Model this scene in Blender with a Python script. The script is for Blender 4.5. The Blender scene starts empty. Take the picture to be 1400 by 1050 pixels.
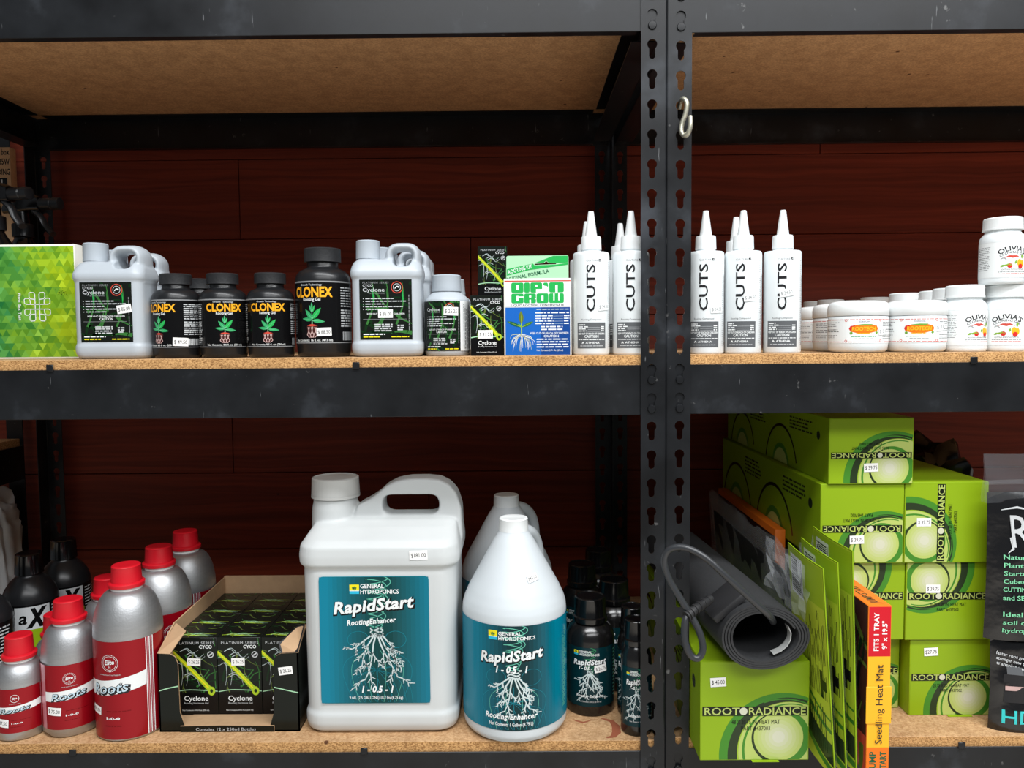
import bpy, bmesh, math, random
from mathutils import Vector, Matrix
random.seed(11)
sc = bpy.context.scene
col = sc.collection
PI = math.pi
R_ = math.radians

# ------------------------------------------------------------------ camera
FPX = 1050.0
CAM = Vector((0.0, -1.06, 1.25))
_p, _y, _r = R_(-3.3), R_(0.38), R_(0.5)
_f = Vector((-math.sin(_y) * math.cos(_p), math.cos(_y) * math.cos(_p), math.sin(_p)))
_r0 = Vector((math.cos(_y), math.sin(_y), 0))
_u0 = _r0.cross(_f)
_rt = _r0 * math.cos(_r) - _u0 * math.sin(_r)
_up = _u0 * math.cos(_r) + _r0 * math.sin(_r)
cd = bpy.data.cameras.new('camera')
cd.sensor_width = 36.0
cd.lens = 36.0 * FPX / 1400.0
cd.clip_start = 0.02
co = bpy.data.objects.new('camera', cd)
col.objects.link(co)
m3 = Matrix((_rt, _up, -_f)).transposed()
co.matrix_world = Matrix.Translation(CAM) @ m3.to_4x4()
sc.camera = co

# ------------------------------------------------------------------ world and light
w = bpy.data.worlds.new('world')
sc.world = w
w.use_nodes = True
bg = w.node_tree.nodes['Background']
bg.inputs[0].default_value = (0.86, 0.93, 1.0, 1)
bg.inputs[1].default_value = 0.16

def area(name, loc, target, sx, sy, power, color):
    l = bpy.data.lights.new(name, 'AREA')
    l.shape = 'RECTANGLE'
    l.size, l.size_y = sx, sy
    l.energy = power
    l.color = color
    o = bpy.data.objects.new(name, l)
    col.objects.link(o)
    o.location = loc
    o.rotation_euler = (Vector(target) - Vector(loc)).to_track_quat('-Z', 'Y').to_euler()
    return o

# shop aisle ceiling luminaire above and behind the viewer, then an added bounce lamp
area('overhead_light', (0.6, -2.4, 2.85), (0.55, -2.1, 0), 3.2, 0.9, 90, (0.98, 0.99, 1.0))
area('overhead_light', (0.7, -0.95, 2.85), (0.7, -0.95, 0), 3.0, 0.35, 84, (0.98, 0.99, 1.0))  # added unseen lamp: brightens the floor so its bounce reaches the board undersides

vs = sc.view_settings
vs.view_transform = 'Standard'
vs.look = 'None'
vs.exposure = -0.10
vs.gamma = 1.0
vs.use_curve_mapping = False

# ------------------------------------------------------------------ materials
def s2l(c):
    c = c / 255.0
    return c / 12.92 if c <= 0.04045 else ((c + 0.055) / 1.055) ** 2.4

def rgb(c):
    return (s2l(c[0]), s2l(c[1]), s2l(c[2]), 1.0)

MATS = {}
def mat(key, c=None, rough=0.5, metal=0.0, spec=0.5, coat=0.0, mottle=None, bump=None, alpha=1.0, trans=0.0, sss=0.0):
    if key in MATS:
        return MATS[key]
    m = bpy.data.materials.new(key)
    m.use_nodes = True
    nt = m.node_tree
    b = nt.nodes['Principled BSDF']
    b.inputs['Base Color'].default_value = rgb(c)
    b.inputs['Roughness'].default_value = rough
    b.inputs['Metallic'].default_value = metal
    b.inputs['Specular IOR Level'].default_value = spec
    b.inputs['Coat Weight'].default_value = coat
    b.inputs['Coat Roughness'].default_value = 0.12
    b.inputs['Alpha'].default_value = alpha
    b.inputs['Transmission Weight'].default_value = trans
    tc = nt.nodes.new('ShaderNodeTexCoord')
    if mottle:
        sc_, amt = mottle[0], mottle[1]
        mp = nt.nodes.new('ShaderNodeMapping')
        mp.inputs['Scale'].default_value = mottle[2] if len(mottle) > 2 else (1, 1, 1)
        nt.links.new(tc.outputs['Object'], mp.inputs[0])
        n = nt.nodes.new('ShaderNodeTexNoise')
        n.inputs['Scale'].default_value = sc_
        n.inputs['Detail'].default_value = 6
        nt.links.new(mp.outputs[0], n.inputs['Vector'])
        mr = nt.nodes.new('ShaderNodeMapRange')
        mr.inputs[1].default_value, mr.inputs[2].default_value = 0.3, 0.7
        mr.inputs[3].default_value, mr.inputs[4].default_value = 1 - amt, 1 + amt
        nt.links.new(n.outputs['Fac'], mr.inputs[0])
        vm = nt.nodes.new('ShaderNodeVectorMath')
        vm.operation = 'SCALE'
        vm.inputs[0].default_value = rgb(c)[:3]
        nt.links.new(mr.outputs[0], vm.inputs['Scale'])
        nt.links.new(vm.outputs[0], b.inputs['Base Color'])
    if bump:
        n2 = nt.nodes.new('ShaderNodeTexNoise')
        n2.inputs['Scale'].default_value = bump[0]
        n2.inputs['Detail'].default_value = 3
        nt.links.new(tc.outputs['Object'], n2.inputs['Vector'])
        bp = nt.nodes.new('ShaderNodeBump')
        bp.inputs['Strength'].default_value = bump[1]
        bp.inputs['Distance'].default_value = 0.002
        nt.links.new(n2.outputs['Fac'], bp.inputs['Height'])
        nt.links.new(bp.outputs[0], b.inputs['Normal'])
    MATS[key] = m
    return m

def ramp(nt, src, stops):
    r = nt.nodes.new('ShaderNodeValToRGB')
    el = r.color_ramp.elements
    el[0].position, el[0].color = stops[0][0], rgb(stops[0][1])
    el[1].position, el[1].color = stops[1][0], rgb(stops[1][1])
    for p, c in stops[2:]:
        e = el.new(p)
        e.color = rgb(c)
    nt.links.new(src, r.inputs[0])
    return r.outputs[0]

def noise(nt, vec, scale, detail=4, rough=0.55):
    n = nt.nodes.new('ShaderNodeTexNoise')
    n.inputs['Scale'].default_value = scale
    n.inputs['Detail'].default_value = detail
    n.inputs['Roughness'].default_value = rough
    nt.links.new(vec, n.inputs['Vector'])
    return n.outputs['Fac']

def mapping(nt, vec, scale, loc=(0, 0, 0)):
    m = nt.nodes.new('ShaderNodeMapping')
    m.inputs['Scale'].default_value = scale
    m.inputs['Location'].default_value = loc
    nt.links.new(vec, m.inputs[0])
    return m.outputs[0]

def mixc(nt, fac, a, b, mode='MIX'):
    m = nt.nodes.new('ShaderNodeMix')
    m.data_type = 'RGBA'
    m.blend_type = mode
    for v, i in ((fac, 0), (a, 6), (b, 7)):
        if isinstance(v, (int, float)):
            m.inputs[i].default_value = v
        elif isinstance(v, tuple):
            m.inputs[i].default_value = rgb(v)
        else:
            nt.links.new(v, m.inputs[i])
    return m.outputs[2]

def thresh(nt, v, a, b):
    mr = nt.nodes.new('ShaderNodeMapRange')
    mr.inputs[1].default_value, mr.inputs[2].default_value = a, b
    nt.links.new(v, mr.inputs[0])
    return mr.outputs[0]

def base_mat(key, rough=0.5, spec=0.5, metal=0.0):
    m = bpy.data.materials.new(key)
    m.use_nodes = True
    MATS[key] = m
    nt = m.node_tree
    b = nt.nodes['Principled BSDF']
    b.inputs['Roughness'].default_value = rough
    b.inputs['Specular IOR Level'].default_value = spec
    b.inputs['Metallic'].default_value = metal
    g = nt.nodes.new('ShaderNodeNewGeometry')
    return m, nt, b, g.outputs['Position']

def bumpnode(nt, b, h, strength, dist=0.001):
    bp = nt.nodes.new('ShaderNodeBump')
    bp.inputs['Strength'].default_value = strength
    bp.inputs['Distance'].default_value = dist
    nt.links.new(h, bp.inputs['Height'])
    nt.links.new(bp.outputs[0], b.inputs['Normal'])

def make_surface_mats():
    # stained red-brown planks
    m, nt, b, pos = base_mat('red_plank', 0.55, 0.3)
    warp = mapping(nt, pos, (1.3, 1, 9))
    n0 = noise(nt, warp, 1.6, 3)
    vm = nt.nodes.new('ShaderNodeVectorMath'); vm.operation = 'SCALE'
    cmb = nt.nodes.new('ShaderNodeCombineXYZ')
    nt.links.new(n0, cmb.inputs[2])
    vm.inputs['Scale'].default_value = 0.05
    nt.links.new(cmb.outputs[0], vm.inputs[0])
    ad = nt.nodes.new('ShaderNodeVectorMath'); ad.operation = 'ADD'
    nt.links.new(pos, ad.inputs[0]); nt.links.new(vm.outputs[0], ad.inputs[1])
    g1 = noise(nt, mapping(nt, ad.outputs[0], (2.0, 1, 130)), 1.0, 5, 0.6)
    g2 = noise(nt, mapping(nt, ad.outputs[0], (0.8, 1, 30)), 1.0, 3)
    c1 = ramp(nt, g1, [(0.3, (112, 42, 24)), (0.7, (150, 60, 36))])
    c2 = ramp(nt, g2, [(0.3, (165, 158, 152)), (0.7, (255, 255, 255))])
    cc = mixc(nt, 0.55, c1, c2, 'MULTIPLY')
    vo = nt.nodes.new('ShaderNodeTexVoronoi')
    vo.inputs['Scale'].default_value = 6.5
    nt.links.new(mapping(nt, pos, (1, 0.0, 1.3)), vo.inputs['Vector'])
    kn = thresh(nt, vo.outputs['Distance'], 0.035, 0.022)
    cc = mixc(nt, kn, cc, (18, 6, 4))
    nt.links.new(cc, b.inputs['Base Color'])
    bumpnode(nt, b, g1, 0.25)
    # raw particle board faces and sawn edge
    for key, lo, hi, s in (('particle_board', (172, 132, 92), (206, 168, 126), 260), ('particle_board_edge', (140, 98, 56), (224, 176, 118), 400),
                           ('particle_board_underside', (190, 146, 104), (222, 178, 130), 300)):
        m, nt, b, pos = base_mat(key, 0.75, 0.2)
        n1 = noise(nt, mapping(nt, pos, (1, 1, 1.6)), s, 3, 0.7)
        n2 = noise(nt, pos, 34, 4)
        c = ramp(nt, n1, [(0.36, lo), (0.62, hi)])
        c = mixc(nt, 0.35, c, ramp(nt, n2, [(0.35, (190, 180, 170)), (0.6, (255, 255, 255))]), 'MULTIPLY')
        vo = nt.nodes.new('ShaderNodeTexVoronoi'); vo.inputs['Scale'].default_value = 19
        nt.links.new(pos, vo.inputs['Vector'])
        c = mixc(nt, thresh(nt, vo.outputs['Distance'], 0.07, 0.05), c, (96, 62, 40))
        nt.links.new(c, b.inputs['Base Color'])
        bumpnode(nt, b, n1, 0.35)
    # black powder-coated rack steel, scuffed
    m, nt, b, pos = base_mat('rack_steel', 0.42, 0.3)
    n1 = noise(nt, pos, 9, 5)
    n2 = noise(nt, mapping(nt, pos, (1, 1, 1)), 70, 3)
    sr = noise(nt, mapping(nt, pos, (60, 60, 6)), 4.0, 2)
    c = ramp(nt, n1, [(0.35, (17, 18, 20)), (0.58, (28, 30, 33)), (0.78, (62, 66, 72))])
    c = mixc(nt, thresh(nt, n2, 0.70, 0.78), c, (96, 96, 96))
    c = mixc(nt, thresh(nt, sr, 0.735, 0.76), c, (90, 92, 94))
    nt.links.new(c, b.inputs['Base Color'])
    rr = thresh(nt, n1, 0.2, 0.9)
    mr = nt.nodes.new('ShaderNodeMapRange'); mr.inputs[3].default_value = 0.28; mr.inputs[4].default_value = 0.44
    nt.links.new(rr, mr.inputs[0]); nt.links.new(mr.outputs[0], b.inputs['Roughness'])
    # floor
    m, nt, b, pos = base_mat('concrete_floor', 0.6, 0.4)
    nt.links.new(ramp(nt, noise(nt, pos, 5, 6), [(0.3, (206, 198, 186)), (0.7, (226, 218, 206))]), b.inputs['Base Color'])
make_surface_mats()

# plain materials
mat('steel_edge', (150, 150, 148), 0.35, 1.0)
mat('white_hdpe', (204, 211, 215), 0.42, spec=0.4, mottle=(14, 0.03))
mat('white_hdpe_old', (200, 204, 204), 0.45, spec=0.4, mottle=(9, 0.05))
mat('jug_cap', (192, 193, 190), 0.5)
mat('blue_grey_plastic', (180, 188, 195), 0.38, spec=0.4, mottle=(30, 0.03))
mat('blue_grey_cap', (172, 181, 189), 0.45)
mat('black_plastic', (28, 29, 31), 0.3, spec=0.4)
mat('black_cap', (38, 39, 41), 0.5, spec=0.35, bump=(220, 0.2))
mat('black_gloss', (12, 12, 13), 0.16, spec=0.6)
mat('dark_bottle', (20, 19, 19), 0.2, spec=0.6)
mat('white_bottle', (228, 234, 236), 0.38, spec=0.4)
mat('white_cap', (230, 234, 234), 0.45)
mat('aluminium', (184, 186, 188), 0.48, 0.9, mottle=(60, 0.05, (1, 1, 5)), bump=(500, 0.12))
mat('red_cap', (205, 16, 34), 0.42)
mat('white_collar', (232, 232, 230), 0.45)
mat('red_foil', (150, 8, 24), 0.3, 0.25, spec=0.3, coat=0.12)
mat('pink_foil', (214, 150, 160), 0.3, 0.3)
mat('card_white', (232, 230, 220), 0.6)
mat('kraft', (186, 152, 116), 0.8, mottle=(90, 0.06))
mat('kraft_dark', (150, 112, 74), 0.8, mottle=(60, 0.08))
mat('zinc', (196, 194, 176), 0.42, 0.8, mottle=(90, 0.18))
mat('rubber', (34, 34, 36), 0.6, mottle=(40, 0.1))
mat('rubber_mat', (44, 45, 47), 0.7, mottle=(300, 0.2))
mat('cord', (48, 50, 53), 0.32)
mat('tape', (168, 170, 168), 0.4)
mat('clear_film', (235, 240, 242), 0.10, spec=0.9, alpha=0.22, bump=(45, 1.0))
mat('clear_film_heavy', (130, 134, 138), 0.15, spec=0.8, alpha=0.14, bump=(40, 0.8))
mat('crinkled_film', (225, 230, 234), 0.16, spec=1.0, alpha=0.20)
mat('black_film', (16, 16, 18), 0.2, spec=0.7, bump=(28, 0.8))
mat('bag_print', (16, 17, 18), 0.3)

def ink(name, c, rough=None, metal=0.0):
    dark = sum(c) < 150
    return mat('ink_' + name, c, rough if rough else (0.22 if dark else 0.38), metal, spec=0.22 if dark else 0.3)
for n, c in dict(white=(234, 238, 238), pale=(200, 214, 214), black=(14, 14, 15), charcoal=(40, 40, 42), grey=(92, 95, 98), midgrey=(140, 142, 144),
                 lightgrey=(198, 202, 204), orange=(248, 174, 36), deeporange=(238, 118, 24), amber=(250, 184, 40), red=(206, 24, 40), darkred=(120, 10, 18), brickred=(204, 74, 60),
                 green=(34, 170, 78), leaf=(48, 160, 96), darkleaf=(20, 92, 64), paleleaf=(126, 206, 160), rootpink=(202, 170, 166), soil=(70, 36, 34),
                 limetube=(176, 206, 44), forest=(18, 46, 22), forest2=(52, 112, 50), cyblack=(22, 26, 22), yellow=(238, 224, 30), teal=(0, 128, 146), tealdark=(2, 78, 78), tealdeep=(6, 44, 50),
                 mint=(96, 184, 160), cyan=(40, 180, 215), blue=(20, 96, 184), darkblue=(12, 66, 140), palegreen=(168, 216, 176), olive=(92, 110, 44), rr_lime=(138, 170, 22), rr_pale=(180, 197, 106),
                 rr_green=(66, 132, 40), rr_dark=(44, 58, 36), rr_black=(24, 30, 22), rr_glow=(204, 210, 168), rr_edge=(128, 160, 26), purple=(120, 84, 160), teallight=(60, 200, 200), navy=(40, 60, 120), sticker=(244, 244, 242),
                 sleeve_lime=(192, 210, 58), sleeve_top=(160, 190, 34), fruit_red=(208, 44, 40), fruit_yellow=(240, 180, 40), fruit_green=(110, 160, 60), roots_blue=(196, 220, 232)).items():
    ink(n, c)

# ------------------------------------------------------------------ pixel helpers (a pixel plus a real depth gives a point)
def ray(px, py):
    return _f + _rt * ((px - 700) / FPX) - _up * ((py - 525) / FPX)
def at(px, py, y):
    d = ray(px, py)
    return CAM + d * ((y - CAM.y) / d.y)
def xat(px, y, z):
    # world x of a thing standing at depth y and height z that shows in column px
    py = 500
    for _ in range(6):
        p = at(px, py, y)
        py += (p.z - z) / (p.z - at(px, py + 10, y).z) * 10
    return at(px, py, y).x

# ------------------------------------------------------------------ object helpers
def obj(name, bm, mats, parent=None, smooth=40, loc=None):
    if isinstance(bm, bmesh.types.BMesh):
        me = bpy.data.meshes.new(name)
        bm.to_mesh(me)
        bm.free()
    else:
        me = bm
    if not isinstance(mats, (list, tuple)):
        mats = [mats]
    if not len(me.materials):
        for m in mats:
            me.materials.append(MATS[m] if isinstance(m, str) else m)
    if smooth:
        me.polygons.foreach_set('use_smooth', [True] * len(me.polygons))
        me.set_sharp_from_angle(angle=R_(smooth))
    o = bpy.data.objects.new(name, me)
    col.objects.link(o)
    if parent:
        o.parent = parent
    if loc:
        o.location = loc
    return o

def tag(o, label=None, cat=None, group=None, kind=None):
    if label: o['label'] = label
    if cat: o['category'] = cat
    if group: o['group'] = group
    if kind: o['kind'] = kind
    return o

def thing(name, label, cat, loc=(0, 0, 0), rz=0.0, group=None):
    o = bpy.data.objects.new(name, None)
    o.empty_display_size = 0.02
    col.objects.link(o)
    o.location = loc
    o.rotation_euler = (0, 0, rz)
    return tag(o, label, cat, group)

def dup(root, label, loc, rz=0.0, group=None):
    r = root.copy()
    col.objects.link(r)
    r.location = loc
    r.rotation_euler = (0, 0, rz)
    r['label'] = label
    if group: r['group'] = group
    for ch in list(root.children):
        if ch.get('single'):
            continue
        c = ch.copy(); col.objects.link(c); c.parent = r
        for g in list(ch.children):
            d = g.copy(); col.objects.link(d); d.parent = c
    return r

def box(bm, x0, x1, y0, y1, z0, z1, bev=0.0, seg=2, mi=0):
    v = [bm.verts.new((x, y, z)) for z in (z0, z1) for y in (y0, y1) for x in (x0, x1)]
    fs = [bm.faces.new([v[i] for i in q]) for q in ((0, 2, 3, 1), (4, 5, 7, 6), (0, 1, 5, 4), (2, 6, 7, 3), (0, 4, 6, 2), (1, 3, 7, 5))]
    for f in fs:
        f.material_index = mi
    if bev:
        es = list({e for f in fs for e in f.edges})
        bmesh.ops.bevel(bm, geom=es, offset=bev, segments=seg, profile=0.5, affect='EDGES')
    return bm

def BX(*a, **k):
    return box(bmesh.new(), *a, **k)

def lathe(bm, prof, n=48, c=(0, 0), mi=0, sx=1.0, sy=1.0):
    rings = []
    for r, z in prof:
        if r < 1e-6:
            rings.append([bm.verts.new((c[0], c[1], z))])
        else:
            rings.append([bm.verts.new((c[0] + r * sx * math.cos(2 * PI * i / n), c[1] + r * sy * math.sin(2 * PI * i / n), z)) for i in range(n)])
    for a, b in zip(rings, rings[1:]):
        for i in range(n):
            j = (i + 1) % n
            if len(a) == 1 and len(b) == 1:
                continue
            if len(a) == 1:
                f = bm.faces.new((a[0], b[j], b[i]))
            elif len(b) == 1:
                f = bm.faces.new((a[i], a[j], b[0]))
            else:
                f = bm.faces.new((a[i], a[j], b[j], b[i]))
            f.material_index = mi
    return bm

def LA(prof, n=48, **k):
    return lathe(bmesh.new(), prof, n, **k)

def ribbed_cap(bm, r, z0, z1, n=40, depth=0.0006, top_r=None, dish=0.0):
    # screw cap: ribbed skirt, rounded top edge
    top_r = top_r or r
    m = n * 2
    rings = []
    for z, rr, rib in ((z0, r, 0), (z0 + 0.0015, r, 1), (z1 - 0.003, top_r, 1), (z1 - 0.0018, top_r, 0), (z1 - 0.0004, top_r - 0.0012, 0), (z1, top_r - 0.003, 0), (z1 - dish, top_r - 0.0045, 0)):
        rings.append([bm.verts.new(((rr - (depth if rib and i % 2 else 0)) * math.cos(2 * PI * i / m), (rr - (depth if rib and i % 2 else 0)) * math.sin(2 * PI * i / m), z)) for i in range(m)])
    for a, b in zip(rings, rings[1:]):
        for i in range(m):
            j = (i + 1) % m
            bm.faces.new((a[i], a[j], b[j], b[i]))
    bm.faces.new(rings[-1])
    bm.faces.new(list(reversed(rings[0])))
    return bm

def tube(bm, pts, r, n=10, closed=False, sy=1.0, caps=True, up=None):
    # sweep with parallel transported frames; r number or list
    pts = [Vector(p) for p in pts]
    N = len(pts)
    rs = r if isinstance(r, (list, tuple)) else [r] * N
    tan = []
    for i in range(N):
        a = pts[(i - 1) % N] if closed or i else pts[0]
        b = pts[(i + 1) % N] if closed or i < N - 1 else pts[-1]
        tan.append((b - a).normalized())
    if up is None:
        up = Vector((0, 1, 0)) if abs(tan[0].y) < 0.9 else Vector((1, 0, 0))
    nrm = (Vector(up) - tan[0] * Vector(up).dot(tan[0])).normalized()
    rings = []
    for i in range(N):
        nrm = (nrm - tan[i] * nrm.dot(tan[i])).normalized()
        bi = tan[i].cross(nrm)
        rings.append([bm.verts.new(pts[i] + (nrm * math.cos(2 * PI * k / n) * sy + bi * math.sin(2 * PI * k / n)) * rs[i]) for k in range(n)])
    rng = range(N if closed else N - 1)
    for i in rng:
        a, b = rings[i], rings[(i + 1) % N]
        for k in range(n):
            l = (k + 1) % n
            bm.faces.new((a[k], a[l], b[l], b[k]))
    if caps and not closed:
        bm.faces.new(list(reversed(rings[0])))
        bm.faces.new(rings[-1])
    return bm

def spline(pts, per=8, closed=False):
    pts = [Vector(p) for p in pts]
    out = []
    N = len(pts)
    for i in range(N if closed else N - 1):
        if closed:
            p0, p1, p2, p3 = pts[(i - 1) % N], pts[i], pts[(i + 1) % N], pts[(i + 2) % N]
        else:
            p0, p1, p2, p3 = pts[max(i - 1, 0)], pts[i], pts[i + 1], pts[min(i + 2, N - 1)]
        for k in range(per):
            t = k / per
            out.append(0.5 * ((2 * p1) + (p2 - p0) * t + (2 * p0 - 5 * p1 + 4 * p2 - p3) * t * t + (3 * p1 - p0 - 3 * p2 + p3) * t ** 3))
    if not closed:
        out.append(pts[-1])
    return out

def rrect(w, d, r, n=6, cx=0.0, cy=0.0):
    out = []
    r = min(r, w / 2 - 1e-5, d / 2 - 1e-5)
    for q, (sx, sy) in enumerate(((1, 1), (-1, 1), (-1, -1), (1, -1))):
        for k in range(n + 1):
            a = PI / 2 * (q + k / n)
            out.append((cx + sx * (w / 2 - r) + r * math.cos(a), cy + sy * (d / 2 - r) + r * math.sin(a)))
    return out

def loft(bm, secs, mi=0):
    # secs: list of (list of xy, z); all with the same count
    rings = [[bm.verts.new((x, y, z)) for x, y in s] for s, z in secs]
    for a, b in zip(rings, rings[1:]):
        n = len(a)
        for i in range(n):
            j = (i + 1) % n
            f = bm.faces.new((a[i], a[j], b[j], b[i]))
            f.material_index = mi
    bm.faces.new(list(reversed(rings[0]))).material_index = mi
    bm.faces.new(rings[-1]).material_index = mi
    return bm

def extrude_poly(bm, pts, y0, y1):
    # prism from an outline in x,z
    a = [bm.verts.new((x, y0, z)) for x, z in pts]
    b = [bm.verts.new((x, y1, z)) for x, z in pts]
    n = len(pts)
    bm.faces.new(a)
    bm.faces.new(list(reversed(b)))
    for i in range(n):
        j = (i + 1) % n
        bm.faces.new((a[i], b[i], b[j], a[j]))
    bmesh.ops.recalc_face_normals(bm, faces=bm.faces[:])
    return bm

def remesh(bm, voxel, it=6):
    me = bpy.data.meshes.new('tmp')
    bmesh.ops.recalc_face_normals(bm, faces=bm.faces[:])
    bm.to_mesh(me); bm.free()
    o = bpy.data.objects.new('tmp', me)
    col.objects.link(o)
    r = o.modifiers.new('r', 'REMESH'); r.mode = 'VOXEL'; r.voxel_size = voxel
    s = o.modifiers.new('s', 'SMOOTH'); s.factor = 0.5; s.iterations = it
    dg = bpy.context.evaluated_depsgraph_get()
    out = bpy.data.meshes.new_from_object(o.evaluated_get(dg))
    out.materials.clear()
    bpy.data.objects.remove(o); bpy.data.meshes.remove(me)
    return out

def remesh_only(me, voxel, it):
    b2 = bmesh.new(); b2.from_mesh(me); bpy.data.meshes.remove(me)
    return remesh(b2, voxel, it)

# ------------------------------------------------------------------ printing: flat shapes and lettering laid onto a surface
TXT = {}
def _raw_text(s, bold, shear, space):
    cu = bpy.data.curves.new('t', 'FONT')
    cu.body = s
    cu.resolution_u = 2
    cu.offset = bold
    cu.shear = shear
    cu.space_character = space
    o = bpy.data.objects.new('t', cu)
    me = o.to_mesh()
    vs_ = [(v.co.x, v.co.y) for v in me.vertices]
    fs_ = [tuple(p.vertices) for p in me.polygons]
    o.to_mesh_clear()
    bpy.data.objects.remove(o); bpy.data.curves.remove(cu)
    return vs_, fs_
CAPH = max(v[1] for v in _raw_text('H', 0, 0, 1)[0])
def text_geo(s, bold=0.0, shear=0.0, space=1.0):
    k = (s, bold, shear, space)
    if k not in TXT:
        v, f = _raw_text(s, bold, shear, space)
        x0 = min(p[0] for p in v); x1 = max(p[0] for p in v)
        TXT[k] = ([((p[0] - x0) / CAPH, p[1] / CAPH) for p in v], f, (x1 - x0) / CAPH)
    return TXT[k]

class Print:
    def __init__(s):
        s.polys = []
        s.tf = lambda u, v: (u, v)
    def add(s, pts, m, l):
        s.polys.append(([s.tf(*p) for p in pts], m, l))
    def rect(s, x0, y0, x1, y1, m, l=0):
        s.add([(x0, y0), (x1, y0), (x1, y1), (x0, y1)], m, l)
    def circle(s, cx, cy, r, m, l=0, n=28, ry=None):
        ry = ry or r
        s.add([(cx + r * math.cos(2 * PI * i / n), cy + ry * math.sin(2 * PI * i / n)) for i in range(n)], m, l)
    def ring(s, cx, cy, r0, r1, m, l=0, n=30, a0=0.0, a1=2 * PI, ry=1.0):
        for i in range(n):
            a, b = a0 + (a1 - a0) * i / n, a0 + (a1 - a0) * (i + 1) / n
            s.add([(cx + r0 * math.cos(a), cy + ry * r0 * math.sin(a)), (cx + r1 * math.cos(a), cy + ry * r1 * math.sin(a)),
                   (cx + r1 * math.cos(b), cy + ry * r1 * math.sin(b)), (cx + r0 * math.cos(b), cy + ry * r0 * math.sin(b))], m, l)
    def crescent(s, c0, r0, c1, r1, m, l=0, a0=0.0, a1=2 * PI, n=48):
        # band between two unequal circles
        for i in range(n):
            a, b = a0 + (a1 - a0) * i / n, a0 + (a1 - a0) * (i + 1) / n
            q = [(c[0] + r * math.cos(t), c[1] + r * math.sin(t)) for c, r, t in ((c1, r1, a), (c0, r0, a), (c0, r0, b), (c1, r1, b))]
            s.add(q, m, l)
    def stroke(s, pts, wd, m, l=0):
        n = len(pts)
        L, Rr = [], []
        for i in range(n):
            a = pts[max(i - 1, 0)]; b = pts[min(i + 1, n - 1)]
            dx, dy = b[0] - a[0], b[1] - a[1]
            d = math.hypot(dx, dy) or 1e-9
            ww = (wd[i] if isinstance(wd, (list, tuple)) else wd) / 2
            L.append((pts[i][0] - dy / d * ww, pts[i][1] + dx / d * ww))
            Rr.append((pts[i][0] + dy / d * ww, pts[i][1] - dx / d * ww))
        for i in range(n - 1):
            s.add([Rr[i], Rr[i + 1], L[i + 1], L[i]], m, l)
    def curve(s, pts, wd, m, l=0, per=6):
        q = spline([(p[0], p[1], 0) for p in pts], per)
        q = [(p.x, p.y) for p in q]
        if isinstance(wd, (list, tuple)):
            a, b = wd
            wd = [a + (b - a) * i / (len(q) - 1) for i in range(len(q))]
        s.stroke(q, wd, m, l)
    def text(s, t, x, y, h, m, l=1, align='c', width=None, bold=0.0, shear=0.0, rot=0.0, space=1.0, arc=None):
        v, f, wd = text_geo(t, bold, shear, space)
        kx = h if width is None else width / wd
        x0 = {'c': -wd * kx / 2, 'l': 0.0, 'r': -wd * kx}[align]
        ca, sa = math.cos(rot), math.sin(rot)
        P = []
        for px, py in v:
            a, b = x0 + px * kx, py * h
            if arc:
                t_ = a / arc
                a, b = math.sin(t_) * (arc + b), math.cos(t_) * (arc + b) - arc
            P.append(s.tf(x + a * ca - b * sa, y + a * sa + b * ca))
        s.polys.append((P, m, l, f))
    def lines(s, x0, y1, wd, n, pitch, m, l=1, th=0.45, rag=0.25, seed=1, vertical=False, align='l'):
        # rows of print too small to read
        rnd = random.Random(seed)
        for i in range(n):
            y = y1 - i * pitch
            end = wd * (1 - rnd.random() * rag)
            off = (wd - end) / 2 if align == 'c' else 0
            x = 0.0
            while x < end:
                ww = min(pitch * (0.8 + 2.2 * rnd.random()), end - x)
                if ww > pitch * 0.2:
                    a, b = x0 + off + x, x0 + off + x + ww
                    if vertical:
                        s.rect(y, a, y + pitch * th, b, m, l)
                    else:
                        s.rect(a, y, b, y + pitch * th, m, l)
                x += ww + pitch * 0.45
    def mesh(s, name, mp, clip=None, du=None, base=0.00022, step=0.00007):
        bm = bmesh.new()
        keys = []
        for p in s.polys:
            P, m, l = p[0], p[1], p[2]
            if m not in keys: keys.append(m)
            mi = keys.index(m)
            vv = [bm.verts.new((u, v, l)) for u, v in P]
            for f in ([range(len(P))] if len(p) == 3 else p[3]):
                try:
                    bm.faces.new([vv[i] for i in f]).material_index = mi
                except ValueError:
                    pass
        def cut(co_, no, clear):
            bmesh.ops.bisect_plane(bm, geom=bm.verts[:] + bm.edges[:] + bm.faces[:], plane_co=co_, plane_no=no, clear_outer=clear, dist=1e-7)
        if clip:
            cut((clip[0], 0, 0), (-1, 0, 0), True); cut((clip[2], 0, 0), (1, 0, 0), True)
            cut((0, clip[1], 0), (0, -1, 0), True); cut((0, clip[3], 0), (0, 1, 0), True)
        if du and bm.verts:
            a = min(v.co.x for v in bm.verts); b = max(v.co.x for v in bm.verts)
            k = int((b - a) / du) + 1
            for i in range(1, k):
                cut((a + (b - a) * i / k, 0, 0), (1, 0, 0), False)
        for v in bm.verts:
            v.co = mp(v.co.x, v.co.y, base + step * v.co.z)
        me = bpy.data.meshes.new(name)
        bm.to_mesh(me); bm.free()
        for k in keys:
            me.materials.append(MATS[k if k in MATS else 'ink_' + k])
        return me
    def put(s, name, parent, mp, **k):
        return obj(name, s.mesh(name, mp, **k), [], parent, smooth=0)

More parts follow.
